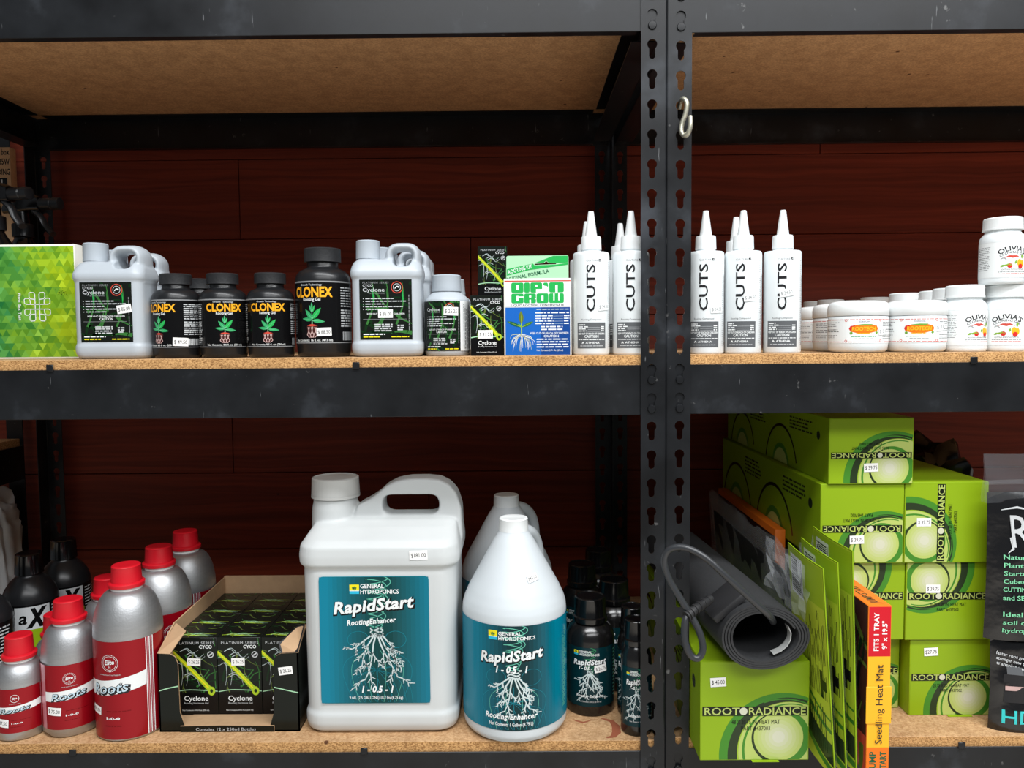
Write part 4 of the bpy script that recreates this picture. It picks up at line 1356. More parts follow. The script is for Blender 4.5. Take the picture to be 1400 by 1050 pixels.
# ================================================================== lower shelf, left bay
def low(x, y, z=0.0):
    return (x, y, ZB + z)

# --- red aluminium bottles
def alu_bottle(label, pos, R0, H, rot, kind, dent=False, price=None):
    t = thing('aluminium_bottle', label, 'bottle', pos, 0, 'red aluminium bottles')
    hb = H * {'L': 0.605, 'M': 0.56, 'S': 0.535}[kind]       # cylinder height
    hn = H * {'L': 0.855, 'M': 0.815, 'S': 0.745}[kind]      # collar
    cr = {'L': 0.0205, 'M': 0.0200, 'S': 0.0185}[kind]
    prof = [(0, 0), (R0 - 0.006, 0), (R0 - 0.002, 0.0005), (R0, 0.003), (R0, hb)]
    n = 12
    for k in range(1, n + 1):
        a = PI / 2 * k / n
        prof.append((cr - 0.002 + (R0 - cr + 0.002) * math.cos(a) ** 0.9, hb + (hn - hb) * math.sin(a)))
    prof += [(cr - 0.002, hn + 0.002), (0, hn + 0.002)]
    bm = LA(prof, 64)
    if dent:
        dc = Vector((-R0 * 0.62, -R0 * 0.78, hb * 1.07))
        for v in bm.verts:
            d = (v.co - dc)
            q = math.exp(-((d.x / 0.012) ** 2 + (d.y / 0.02) ** 2 + (d.z / 0.016) ** 2))
            v.co -= dc.normalized() * Vector((1, 1, 0)).length * 0.004 * q
        for v in bm.verts:                                      # crumpled foot
            if v.co.z < 0.006 and v.co.y < 0:
                v.co.z += max(0.0, 0.004 * math.exp(-((v.co.x + R0 * 0.55) / 0.012) ** 2))
    obj('body', bm, 'aluminium', t, smooth=50)
    obj('collar', LA([(cr - 0.001, hn - 0.001), (cr + 0.001, hn), (cr + 0.001, hn + 0.005), (cr - 0.001, hn + 0.007)], 40), 'white_collar', t)
    cb = bmesh.new()
    lathe(cb, [(cr - 0.002, hn + 0.0045), (cr + 0.0042, hn + 0.0045), (cr + 0.0046, hn + 0.006), (cr + 0.0046, hn + 0.0095), (cr + 0.003, hn + 0.011), (cr + 0.0005, hn + 0.0115)], 44)
    ribbed_cap(cb, cr + 0.0006, hn + 0.010, H, 32, 0.0009, cr - 0.0006, 0.0)
    obj('cap', cb, 'red_cap', t)
    # red wrap with pale stripes, slanted white ribbon and script
    z0, z1 = (0.004, hb * 0.985) if kind == 'L' else (0.013, hb * 0.99)
    hw = z1 - z0
    full = 2 * PI * R0
    wa, wb = -R0 * 0.98, R0 * 0.98
    P = Print()
    P.rect(-full / 2, z0, full / 2, z1, 'red_foil', 0)
    if kind == 'L':
        for i in range(5):
            P.rect(wb + 0.0005 + i * 0.0026, z0, wb + 0.0005 + i * 0.0026 + 0.0014, z1, 'pink_foil' if i % 2 else 'white', 1)
    else:
        P.rect(wb, z0, wb + R0 * 0.26, z1, 'pink_foil', 1)
        P.rect(wa - R0 * 0.26, z0, wa, z1, 'pink_foil', 1)
        P.rect(wb + R0 * 0.26, z0, wb + R0 * 0.27, z1, 'white', 1)
    rb, rh, rise = z0 + hw * 0.435, hw * 0.15, hw * 0.085
    ff = [i / 8 for i in range(9)]
    top = [(wa + (wb - wa) * f, rb + rh + rise * f ** 1.6) for f in ff]
    bot = [(wa + (wb - wa) * f, rb + rise * f ** 1.6) for f in ff]
    for i in range(8):
        P.add([bot[i], bot[i + 1], top[i + 1], top[i]], 'white', 2)
    cxs = -R0 * 0.10
    th_ = hw * 0.105
    sl = 0.10
    tw_ = R0 * 1.22
    P.text('Roots', cxs + th_ * 0.07, rb + rh * 0.20, th_, 'charcoal', 3, width=tw_ * 1.06, bold=0.055, shear=0.25, rot=sl)
    P.text('Roots', cxs - th_ * 0.02, rb + rh * 0.26, th_ * 0.96, 'black', 4, width=tw_, bold=0.05, shear=0.25, rot=sl)
    P.text('Roots', cxs - th_ * 0.02, rb + rh * 0.27, th_ * 0.96, 'roots_blue', 5, width=tw_ * 0.98, bold=0.008, shear=0.25, rot=sl)
    ez = z0 + hw * 0.785
    er = hw * 0.085
    if kind == 'S':
        P.ring(-R0 * 0.05, ez, er * 0.95, er * 1.05, 'white', 3, 30)
    else:
        for i in range(36):
            a = 2 * PI * i / 36
            P.circle(-R0 * 0.05 + er * math.cos(a), ez + er * math.sin(a), er * 0.055, 'white', 3, 6)
        P.ring(-R0 * 0.05, ez, er * 0.80, er * 0.84, 'white', 3, 30)
    P.text('Elite', -R0 * 0.05, ez - er * 0.15, er * 0.50, 'white', 3, width=er * 1.2, bold=0.03, shear=0.25, rot=0.1)
    P.text('91', -R0 * 0.05, ez - er * 0.6, er * 0.24, 'white', 3)
    P.text('ROYAL PLANT NUTRIENTS', -R0 * 0.05, ez - er * 1.5, er * 0.14, 'pale', 3, width=er * 2.6)
    P.text('1-0-0', R0 * 0.0, z0 + hw * 0.205, hw * 0.026, 'white', 3, width=R0 * 0.42, bold=0.03)
    P.lines(-R0 * 0.2, z0 + hw * 0.285, R0 * 0.75, 1, hw * 0.02, 'darkred', 3, rag=0)
    P.lines(-R0 * 0.25, z0 + hw * 0.135, R0 * 0.5, 1, hw * 0.02, 'darkred', 3, rag=0, seed=2)
    obj('label', P.mesh('label', wrap(R0, rot), du=R0 * 0.1), [], t, smooth=30)
    if price:
        sticker(t, wrap(R0, rot), -R0 * 0.62, z0 + hw * (0.29 if kind != 'S' else 0.24), price, R_(-4), du=0.003)
    return t
alu_bottle('large red aluminium bottle in front, beside the open display tray', low(-0.579, 0.052), 0.0472, 0.246, R_(-3), 'L', price='$38.95')
alu_bottle('medium red aluminium bottle with a dented shoulder, between the small and large ones', low(-0.669, 0.055), 0.0387, 0.194, R_(30), 'M', True, price='$ 75.00')
alu_bottle('small red aluminium bottle in front at the left edge', low(-0.735, 0.040), 0.0335, 0.146, R_(22), 'S', price='$ 37.50')
alu_bottle('small red aluminium bottle behind the front small one, only its cap showing', low(-0.722, 0.112), 0.0335, 0.152, R_(25), 'S')
alu_bottle('large red aluminium bottle directly behind the front large one', low(-0.578, 0.153), 0.0472, 0.246, R_(46), 'L')
alu_bottle('large red aluminium bottle farthest back, third in its line', low(-0.578, 0.252), 0.0472, 0.246, R_(-22), 'L')
alu_bottle('medium red aluminium bottle hidden in the dark behind the dented one', low(-0.668, 0.162), 0.0387, 0.194, R_(20), 'M')

# --- black bottles with a white lettered square
def dark_nutrient(label, pos, rz, H=0.222):
    t = thing('nutrient_bottle', label, 'bottle', pos, rz, 'black lettered nutrient bottles')
    r = 0.0415
    prof = [(0, 0), (0.038, 0), (0.0405, 0.0015), (r, 0.005), (r, 0.145), (0.0405, 0.153), (0.037, 0.163), (0.030, 0.174), (0.022, 0.182), (0.0185, 0.185), (0.0185, 0.19), (0, 0.19)]
    obj('body', LA(prof, 48), 'black_plastic', t, smooth=50)
    cb = bmesh.new(); ribbed_cap(cb, 0.0215, 0.188, H, 36, 0.0008, 0.020)
    obj('cap', cb, 'black_gloss', t)
    P = Print()
    P.rect(-0.13, 0.006, 0.13, 0.121, 'black', 0)
    P.rect(-0.13, 0.006, 0.13, 0.080, 'rr_lime', 1)
    P.rect(0.032, 0.006, 0.13, 0.121, 'black', 2)
    P.rect(-0.022, 0.080, 0.030, 0.118, 'lightgrey', 2)
    P.text('a', -0.0165, 0.0905, 0.020, 'black', 3, 'l', width=0.0125, bold=0.02, shear=0.2)
    P.text('X', -0.0055, 0.0850, 0.028, 'black', 3, 'l', width=0.031, bold=0.06, shear=0.25)
    P.lines(0.034, 0.112, 0.034, 18, 0.0052, 'lightgrey', 3, seed=4, th=0.4, rag=0.1)
    P.lines(-0.07, 0.112, 0.034, 14, 0.0052, 'lightgrey', 3, seed=6, th=0.4, rag=0.1)
    obj('label', P.mesh('label', wrap(r, 0, 0.023), du=0.004), [], t, smooth=30)
    return t
a1 = dark_nutrient('black nutrient bottle with white lettered square, middle of three in the left corner', low(-0.822, 0.205), R_(30))
dup(a1, 'black nutrient bottle cut off by the left edge of the picture', low(-0.834, 0.105), R_(0))
dup(a1, 'black nutrient bottle with white lettered square, farthest back in the dark corner', low(xat(90, 0.295, 0.78), 0.295), R_(30))

# --- open display tray with twelve cartons
t = thing('display_tray', 'opened dark cardboard display tray holding cartons, torn kraft edges', 'display tray', low(-0.426, 0.034))
W2, Dp = 0.206, 0.262
hs = 0.135
xl, xr = -W2 / 2, W2 / 2
obj('tray_base', BX(xl, xr, 0.0, Dp, 0.0, 0.0025), 'kraft', t, smooth=0)
def panel(name, pts, thick, nrm, m=('ink_cyblack', 'kraft'), parent=t):
    # flat board with its own thickness; outer side printed dark, inner side kraft
    bm = bmesh.new()
    n = Vector(nrm)
    a = [bm.verts.new(p) for p in pts]
    b = [bm.verts.new(Vector(p) - n * thick) for p in pts]
    bm.faces.new(a).material_index = 0
    bm.faces.new(list(reversed(b))).material_index = 1
    for i in range(len(a)):
        j = (i + 1) % len(a)
        bm.faces.new((a[i], b[i], b[j], a[j])).material_index = 1
    bmesh.ops.recalc_face_normals(bm, faces=bm.faces[:])
    return obj(name, bm, list(m), parent, smooth=0)
# left side rises to the rear; right side; back
panel('side_panel', [(xl, 0, 0), (xl, 0, 0.118), (xl, 0.055, 0.143), (xl, Dp, 0.150), (xl, Dp, 0)], 0.002, (-1, 0, 0))
panel('side_panel', [(xr, 0, 0), (xr, 0, 0.118), (xr, 0.055, 0.143), (xr, Dp, 0.150), (xr, Dp, 0)], 0.002, (1, 0, 0))
panel('back_panel', [(xl, Dp, 0), (xr, Dp, 0), (xr, Dp, 0.152), (xl, Dp, 0.152)], 0.002, (0, 1, 0))
# front: two wings with curved inner edges and a low lip
def wing(s):
    x0 = xl if s < 0 else xr
    q = lambda d, z: (x0 - s * d, 0.0, z)
    wd = 0.0305 if s < 0 else 0.0370
    pts = [q(0, 0), q(0, 0.118), q(wd - 0.012, 0.117), q(wd - 0.005, 0.113), q(wd - 0.001, 0.103), q(wd, 0.030), q(wd + 0.006, 0.010), q(wd + 0.004, 0.0)]
    wg = panel('front_wing', pts, 0.002, (0, -1, 0))
    P = Print()
    zz = [0.062, 0.066, 0.069] if s < 0 else [0.058, 0.062, 0.0665]
    xs_ = [x0 - s * d for d in ((0.001, 0.015, wd - 0.001) if s < 0 else (0.001, 0.018, wd - 0.001))]
    P.stroke(list(zip(xs_, zz)), 0.0016, 'palegreen', 0)
    P.put('wing_print', wg, flat(0.0))
    return wg
wing(-1); wr = wing(1)
sticker(wr, flat(0.0), xr - 0.0185, 0.0915, '$ 26.25', 0.13, single=False)
# angled flaps above the wings (folded-back upper corners)
panel('corner_flap', [(xl, 0.0, 0.118), (xl + 0.0185, 0.0, 0.117), (xl + 0.030, 0.03, 0.140), (xl + 0.004, 0.055, 0.143)], 0.0015, (0.2, -0.6, 0.75), ('kraft', 'kraft'))
panel('corner_flap', [(xr, 0.0, 0.118), (xr - 0.024, 0.0, 0.116), (xr - 0.030, 0.006, 0.130), (xr - 0.010, 0.03, 0.146), (xr, 0.04, 0.146)], 0.0015, (-0.2, -0.6, 0.75), ('ink_charcoal', 'kraft'))
lp = panel('front_lip', [(xl + 0.031, -0.001, 0), (xl + 0.031, -0.002, 0.0095), (xl + 0.090, -0.002, 0.0105), (xr - 0.037, -0.002, 0.0095), (xr - 0.037, -0.001, 0)], 0.002, (0, -1, 0))
P = Print(); P.text('Contains 12 x 250ml Bottles', -0.005, 0.0030, 0.0042, 'lightgrey', 0, width=0.088); P.put('lip_print', lp, flat(-0.0022))
# kraft inner lip folded inwards
panel('folded_lip', [(xl + 0.031, 0.0, 0.010), (xr - 0.037, 0.0, 0.010), (xr - 0.037, 0.0445, 0.004), (xl + 0.031, 0.0445, 0.004)], 0.0012, (0, 0, 1), ('kraft', 'kraft'))
# cartons
cw, cd_, chh = 0.0668, 0.0510, 0.1205
def display_carton(label, x, y):
    t = thing('display_carton', label, 'carton', (x, y, ZB + 0.0027), 0, 'cartons in the display tray')
    obj('carton', BX(-cw / 2, cw / 2, 0, cd_, 0, chh, bev=0.0006, seg=1), 'ink_cyblack', t)
    carton_art(cw - 0.001, chh - 0.001).put('front_print', t, flat(0.0, -cw / 2 + 0.0005, 0.0005), clip=(0, 0, cw - 0.001, chh - 0.001))
    P = Print()
    scribble_bg(P, cw, cw, 10, ['forest2', 'forest', 'olive'], 0, 3, 0.0015)
    rr = random.Random(5)
    for i in range(10):
        x0_ = rr.uniform(0.05, 0.5) * cw
        P.curve([(x0_, cw * 0.14), (x0_ + 0.012, cw * 0.16 + rr.uniform(-0.004, 0.006)), (x0_ + 0.03, cw * 0.15 + rr.uniform(-0.006, 0.004))], (0.0014, 0.0004), 'limetube' if i % 3 else 'palegreen', 1, per=3)
    P.put('top_print', t, topface(chh, -cw / 2, 0), clip=(0.001, 0.001, cw - 0.001, cd_ - 0.001))
    return t
dc0 = None
rown = ['front row', 'second row', 'third row', 'back row']; coln = ['left', 'middle', 'right']
for r0 in range(4):
    for c0 in range(3):
        x = -0.426 + (c0 - 1) * (cw + 0.0006) + 0.0
        y = 0.034 + 0.0460 + r0 * (cd_ + 0.0004)
        lab = 'dark hormone carton in the display tray, %s, %s column' % (rown[r0], coln[c0])
        if dc0 is None:
            dc0 = display_carton(lab, x, y); k_ = dc0
        else:
            k_ = dup(dc0, lab, (x, y, ZB + 0.0027), 0)
        if r0 == 0 and c0 < 2:
            sticker(k_, flat(0.0), -0.002, 0.083, '$ 26.25', -0.06 if c0 == 0 else 0.0)

# --- big ten-litre jug
def teal_label(w_, h, kind):
    P = Print()
    q = [(x + w_ / 2, y + h / 2) for x, y in rrect(w_, h, 0.006, 4)]
    # printed ground: dark green heart fading to blue-teal at both sides
    cols = []
    n = 24
    for i in range(n):
        t_ = abs((i + 0.5) / n - 0.56) / 0.56
        f_ = min(1.0, max(0.0, (t_ - 0.12) / 0.75))
        if kind == 'gal': f_ = min(1.0, f_ * 1.15)
        c = tuple(int(a + (b - a) * f_) for a, b in zip((8, 62, 62) if kind == 'jug' else (6, 46, 50), (0, 124, 150)))
        nm = '%s_teal_%d' % (kind, i); ink(nm, c, 0.35 if kind == 'jug' else 0.22)
        cols.append(nm)
        P.rect(w_ * i / n, 0, w_ * (i + 1) / n, h, nm, 0)
    cx = w_ * 0.52
    for k in range(3):
        swirl(P, cx, h * 0.99, h * 0.56, w_ * (0.14 - 0.02 * k), 'mint', 1, w_ * 0.0075, 3.2 + k * 0.5, 0.55, ph=k * 2.0)
    # faint looping lines below
    for k in range(9):
        xx = cx + (k - 4) * w_ * 0.055
        P.curve([(xx, h * 0.01), (cx + (k - 4) * w_ * 0.078, h * 0.22), (cx + (k - 4) * w_ * 0.07, h * 0.34), (cx + (k - 4) * w_ * 0.03, h * 0.42)], (0.0005, 0.0005), 'mint' if k % 2 else 'teal', 1, per=5)
        P.curve([(xx + w_ * 0.1, h * 0.01), (cx + (k - 4) * w_ * 0.06, h * 0.2), (cx - (k - 4) * w_ * 0.05, h * 0.30)], (0.0004, 0.0004), 'teal', 1, per=5)
    for s_ in (-1, 1):
        P.ring(cx + s_ * w_ * 0.17, h * 0.505, w_ * 0.095, w_ * 0.099, 'teal', 1, 24, ry=0.8)
    root_tree(P, cx, h * (0.60 if kind == 'jug' else 0.56), w_ * 0.45, h * (0.46 if kind == 'jug' else 0.42), 'pale', 3, 6, w_ * 0.0155)
    # maker's square and name
    lx, lz, ls = w_ * 0.28, h * 0.865, w_ * 0.088
    P.rect(lx, lz, lx + ls, lz + ls * 0.98, 'yellow', 5)
    P.rect(lx, lz, lx + ls, lz + ls * 0.33, 'cyan', 6)
    P.rect(lx, lz + ls * 0.30, lx + ls, lz + ls * 0.36, 'white', 7)
    for a in (PI / 2, PI / 2 - 0.6, PI / 2 + 0.6):
        leaf2(P, lx + ls * 0.5, lz + ls * 0.40, a, ls * 0.42, ls * 0.10, 'darkleaf', 7)
    P.text('GENERAL', w_ * 0.378, h * 0.910, h * 0.0325, 'white', 5, 'l', width=w_ * 0.215, bold=0.02)
    P.text('HYDROPONICS', w_ * 0.378, h * 0.866, h * 0.0325, 'white', 5, 'l', width=w_ * 0.35, bold=0.02)
    return P

def rapid(P, w_, h, z, tw, hh, rot=0.085, l=5):
    P.text('RapidStart', w_ * 0.50 + hh * 0.05, z - hh * 0.07, hh * 1.02, 'black', l, width=tw * 1.035, bold=0.07, shear=0.22, rot=rot, space=1.06)
    P.text('RapidStart', w_ * 0.50, z, hh, 'white', l + 1, width=tw, bold=0.034, shear=0.22, rot=rot, space=1.06)

def big_jug():
    X0, Y0 = -0.2035, 0.109
    t = thing('plastic_jug', 'large white plastic jug with grab handle and teal label', 'jug', low(X0, Y0))
    Wj, Dj = 0.2265, 0.170
    S = lambda w_, d, r, cx=0.0: rrect(w_, d, r, 6, cx, 0)
    J = lambda px, py: (at(px, py, Y0).x - X0, at(px, py, Y0).z - ZB)
    bm = bmesh.new()
    zsh = 0.2430   # belt
    loft(bm, [(S(Wj - 0.026, Dj - 0.026, 0.024), 0.0), (S(Wj - 0.006, Dj - 0.006, 0.028), 0.004), (S(Wj, Dj, 0.030), 0.014), (S(Wj, Dj, 0.030), 0.0275), (S(Wj - 0.006, Dj - 0.006, 0.028), 0.0335),
              (S(Wj - 0.003, Dj - 0.004, 0.028), zsh - 0.006), (S(Wj - 0.004, Dj - 0.005, 0.028), zsh), (S(Wj + 0.008, Dj + 0.006, 0.030), zsh + 0.006), (S(Wj + 0.009, Dj + 0.007, 0.030), zsh + 0.018),
              (S(Wj + 0.006, Dj + 0.004, 0.030), zsh + 0.032), (S(Wj - 0.002, Dj - 0.014, 0.028, 0.002), zsh + 0.041), (S(Wj - 0.012, Dj - 0.066, 0.024, 0.004), zsh + 0.054), (S(Wj - 0.022, Dj - 0.108, 0.018, 0.008), zsh + 0.060),
              (S(Wj - 0.036, Dj - 0.126, 0.014, 0.010), zsh + 0.062)])
    nx = J(459, 670)[0]
    zc1 = J(459, 651)[1]
    lathe(bm, [(0, 0.28), (0.037, 0.28), (0.0355, 0.318), (0.0335, 0.326), (0.0325, 0.345), (0, 0.345)], 40, c=(nx, 0))
    # handle ridge: outline with the finger opening
    outl = [J(*p) for p in ((488, 735), (488, 700), (492, 687), (506, 680), (518, 672), (530, 661), (544, 654), (560, 651), (585, 650.5), (602, 652), (616, 659), (626, 671), (632, 690), (634, 735))]
    hx0, hz0 = J(528, 698); hx1, hz1 = J(600, 674)
    hole = rrect(hx1 - hx0 + 0.004, hz1 - hz0 + 0.004, 0.012, 6, (hx0 + hx1) / 2, (hz0 + hz1) / 2)
    rb_ = bmesh.new()
    caps_ = []
    for yy in (-0.0225, 0.0225):
        vo = [rb_.verts.new((x, yy, z)) for x, z in outl]; vi = [rb_.verts.new((x, yy, z)) for x, z in hole]
        es = [rb_.edges.new((q[i], q[(i + 1) % len(q)])) for q in (vo, vi) for i in range(len(q))]
        bmesh.ops.triangle_fill(rb_, edges=es, use_beauty=True)
        caps_.append((vo, vi))
    for q0, q1 in zip(caps_[0], caps_[1]):
        for i in range(len(q0)):
            k = (i + 1) % len(q0)
            rb_.faces.new((q0[i], q0[k], q1[k], q1[i]))
    bmesh.ops.recalc_face_normals(rb_, faces=rb_.faces[:])
    tm = bpy.data.meshes.new('tmp'); rb_.to_mesh(tm); rb_.free()
    rd = remesh_only(tm, 0.0022, 12)
    bm.from_mesh(rd)
    obj('body', remesh(bm, 0.0022, 5), 'white_hdpe_old', t, smooth=80)
    cb = bmesh.new(); ribbed_cap(cb, 0.0365, zc1 - 0.0275, zc1, 34, 0.0012, 0.0355, 0.002)
    lathe(cb, [(0.035, zc1 - 0.031), (0.0368, zc1 - 0.0305), (0.0368, zc1 - 0.0265)], 40)
    obj('cap', cb, 'jug_cap', t, loc=(nx, 0, 0))
    w_, h = 0.1585, 0.187
    x0, z0, yf = -0.0845, 0.046, -Dj / 2 + 0.0012
    bm = bmesh.new()
    pts = [(x + x0 + w_ / 2, y + z0 + h / 2) for x, y in rrect(w_, h, 0.006, 4)]
    extrude_poly(bm, pts, yf - 0.0002, yf + 0.0006)
    lb = obj('label', bm, 'ink_teal', t, smooth=0)
    P = teal_label(w_, h, 'jug')
    rapid(P, w_, h, h * 0.735, w_ * 0.74, h * 0.088)
    P.text('RootingEnhancer', w_ * 0.475, h * 0.630, h * 0.040, 'white', 6, width=w_ * 0.45, bold=0.028, shear=0.2, space=1.08, rot=0.07)
    P.text('1 - 0.5 - 1', w_ * 0.52, h * 0.088, h * 0.050, 'white', 6, width=w_ * 0.29, bold=0.03, shear=0.2)
    P.text('9.46L (2.5 GALLONS) 18.2 lbs (8.25 kg)', w_ * 0.505, h * 0.036, h * 0.023, 'white', 6, width=w_ * 0.49, bold=0.01)
    P.put('label_print', lb, flat(yf, x0, z0), clip=(0.0006, 0.0006, w_ - 0.0006, h - 0.0006), base=0.0005)
    sticker(t, flat(-Dj / 2 - 0.0032), 0.0605, 0.2650, '$181.00', 0.03, 0.026, 0.0135)
    return t
big_jug()

# --- gallon jugs
def gallon(label, pos, rz):
    t = thing('gallon_jug', label, 'jug', pos, rz, 'white gallon jugs with teal labels')
    r = 0.0772
    bm = bmesh.new()
    lathe(bm, [(0, 0), (0.062, 0), (0.071, 0.002), (0.0765, 0.010), (r, 0.020), (r, 0.176), (0.0765, 0.184), (0.0735, 0.194), (0.067, 0.2085), (0.030, 0.2760), (0.0225, 0.2875), (0.0205, 0.292), (0.0205, 0.302), (0, 0.302)], 64)
    # ear handle at the rear right
    hp = spline([(0.010, 0.014, 0.284), (0.022, 0.036, 0.276), (0.030, 0.054, 0.258), (0.033, 0.062, 0.232), (0.032, 0.062, 0.205), (0.028, 0.056, 0.185)], 5)
    tube(bm, hp, 0.011, 14)
    obj('body', remesh(bm, 0.0021, 4), 'white_hdpe', t, smooth=80)
    cb = bmesh.new(); ribbed_cap(cb, 0.0218, 0.2895, 0.3085, 40, 0.0006, 0.0212, 0.0006)
    obj('cap', cb, 'white_cap', t)
    w_, h = 0.150, 0.150
    P = teal_label(w_, h, 'gal')
    rapid(P, w_, h, h * 0.665, w_ * 0.62, h * 0.095)
    P.text('1 - 0.5 - 1', w_ * 0.50, h * 0.555, h * 0.062, 'white', 6, width=w_ * 0.30, bold=0.03, shear=0.2)
    P.text('Rooting Enhancer', w_ * 0.49, h * 0.112, h * 0.050, 'white', 6, width=w_ * 0.50, bold=0.028, shear=0.2, space=1.08)
    P.text('Net Contents 1 Gallon (3.79 L)', w_ * 0.49, h * 0.045, h * 0.032, 'white', 6, width=w_ * 0.42, bold=0.012)
    for a in (w_, -w_ * 0.5):
        P.rect(a, 0, a + w_ * 0.5, h, 'gal_teal_0', 0)
    P.lines(h * 0.1, w_ * 1.16, h * 0.8, 4, w_ * 0.025, 'mint', 2, vertical=True, seed=8)
    obj('label', P.mesh('label', lambda u, v, o: wrap(r, 0, 0.0225)(u - w_ * 0.5, v, o), du=0.006, clip=(-w_ * 0.5, 0, w_ * 1.5, h), base=0.0006), [], t, smooth=30)
    return t
g1 = gallon('white gallon jug with teal label in front, beside the large jug', low(-0.007, 0.066), R_(-3))
def cone(u, v, o):
    rr_ = 0.067 - (v - 0.2085) * 0.037 / 0.0675
    a_ = u / 0.054
    return (math.sin(a_) * (rr_ + o), -math.cos(a_) * (rr_ + o), v)
sticker(g1, cone, 0.0300, 0.232, '$45.00', 0.2, 0.0165, 0.0095, du=0.003, base=0.0014)
dup(g1, 'white gallon jug with teal label hidden behind the front gallon jug', low(-0.020, 0.235), R_(-14))

# --- dark rooting enhancer bottles
def dark_bottle(name, label, pos, R0, H, rot, group):
    t = thing(name, label, 'bottle', pos, 0, group)
    k = H / 0.178
    cr = R0 * 0.62 if R0 > 0.03 else R0 * 0.72
    prof = [(0, 0), (R0 - 0.004, 0), (R0 - 0.001, 0.001), (R0, 0.004), (R0, 0.115 * k), (R0 * 0.97, 0.1225 * k), (R0 * 0.85, 0.131 * k), (cr + 0.001, 0.137 * k), (cr - 0.001, 0.139 * k), (cr - 0.001, 0.15 * k), (0, 0.15 * k)]
    obj('body', LA(prof, 48), 'dark_bottle', t, smooth=50)
    cb = bmesh.new()
    lathe(cb, [(cr - 0.001, 0.1395 * k), (cr + 0.0035, 0.1395 * k), (cr + 0.004, 0.141 * k), (cr + 0.0038, 0.147 * k), (cr + 0.001, 0.149 * k)], 40)
    ribbed_cap(cb, cr + 0.0015, 0.1485 * k, H, 34, 0.001, cr + 0.0005, 0.0015)
    obj('cap', cb, 'black_gloss', t)
    zl0, zl1 = 0.016 * k, 0.108 * k
    w_, h = R0 * 1.95, zl1 - zl0
    P = Print()
    P.rect(-w_ * 0.75, 0, w_ * 1.6, h, 'tealdeep', 0)
    cx = w_ * 0.5
    for q in range(2):
        swirl(P, cx, h * 0.98, h * 0.55, w_ * 0.13, 'leaf', 1, w_ * 0.008, 3.4, 0.5, ph=q * 2.2)
    root_tree(P, cx, h * 0.62, w_ * 0.45, h * 0.50, 'pale', 3, 6, w_ * 0.024)
    ls = w_ * 0.10
    P.rect(w_ * 0.15, h * 0.865, w_ * 0.15 + ls, h * 0.865 + ls, 'yellow', 4); P.rect(w_ * 0.15, h * 0.865, w_ * 0.15 + ls, h * 0.865 + ls * 0.35, 'cyan', 5)
    P.circle(w_ * 0.15 + ls / 2, h * 0.865 + ls * 0.65, ls * 0.22, 'darkleaf', 5, 8)
    P.text('GENERAL', w_ * 0.27, h * 0.912, h * 0.036, 'white', 4, 'l', width=w_ * 0.27, bold=0.02)
    P.text('HYDROPONICS', w_ * 0.27, h * 0.865, h * 0.036, 'white', 4, 'l', width=w_ * 0.43, bold=0.02)
    rapid(P, w_, h, h * 0.715, w_ * 0.72, h * 0.085, 0.06, 4)
    P.text('1 - 0.5 - 1', w_ * 0.44, h * 0.630, h * 0.055, 'white', 6, width=w_ * 0.34, bold=0.03, shear=0.2)
    P.text('Rooting Enhancer', w_ * 0.5, h * 0.165, h * 0.042, 'white', 6, width=w_ * 0.58, bold=0.028, shear=0.2, space=1.08)
    P.text('Net Contents 250 ml (8.4 fl oz)' if R0 > 0.03 else 'Net Contents 125 ml', w_ * 0.5, h * 0.075, h * 0.028, 'lightgrey', 6, width=w_ * 0.48)
    P.lines(w_ * 1.1, h * 0.9, w_ * 0.4, 14, h * 0.06, 'mint', 2, seed=5, th=0.35)
    obj('label', P.mesh('label', lambda u, v, o: wrap(R0, rot, zl0)(u - w_ * 0.5, v, o), du=R0 * 0.1, clip=(-w_ * 0.75, 0, w_ * 1.6, h)), [], t, smooth=30)
    return t
G_d = 'dark bottles beside the double post'
d1 = dark_bottle('enhancer_bottle', 'wide dark bottle with teal label and ribbed cap, right of the front gallon jug', low(0.110, 0.108), 0.0372, 0.176, R_(-6), G_d)
sticker(d1, wrap(0.0372), 0.0125, 0.075, '$ 26.75', 0.1, 0.019, 0.0115, du=0.003)
d2 = dark_bottle('enhancer_bottle', 'slim dark bottle in front, half hidden by the double post', low(0.170, 0.034), 0.0222, 0.167, R_(-6), G_d)
dup(d2, 'slim dark bottle second in line behind the one at the post', low(0.172, 0.088), R_(-25), G_d)
dup(d1, 'wide dark bottle behind the wide front one, near the post', low(0.157, 0.190), R_(-20), G_d)
dup(d1, 'wide dark bottle in the shade, third row near the rear posts', low(0.112, 0.280), R_(-10), G_d)
dup(d1, 'wide dark bottle farthest back below the rear posts', low(0.150, 0.370), R_(-10), G_d)
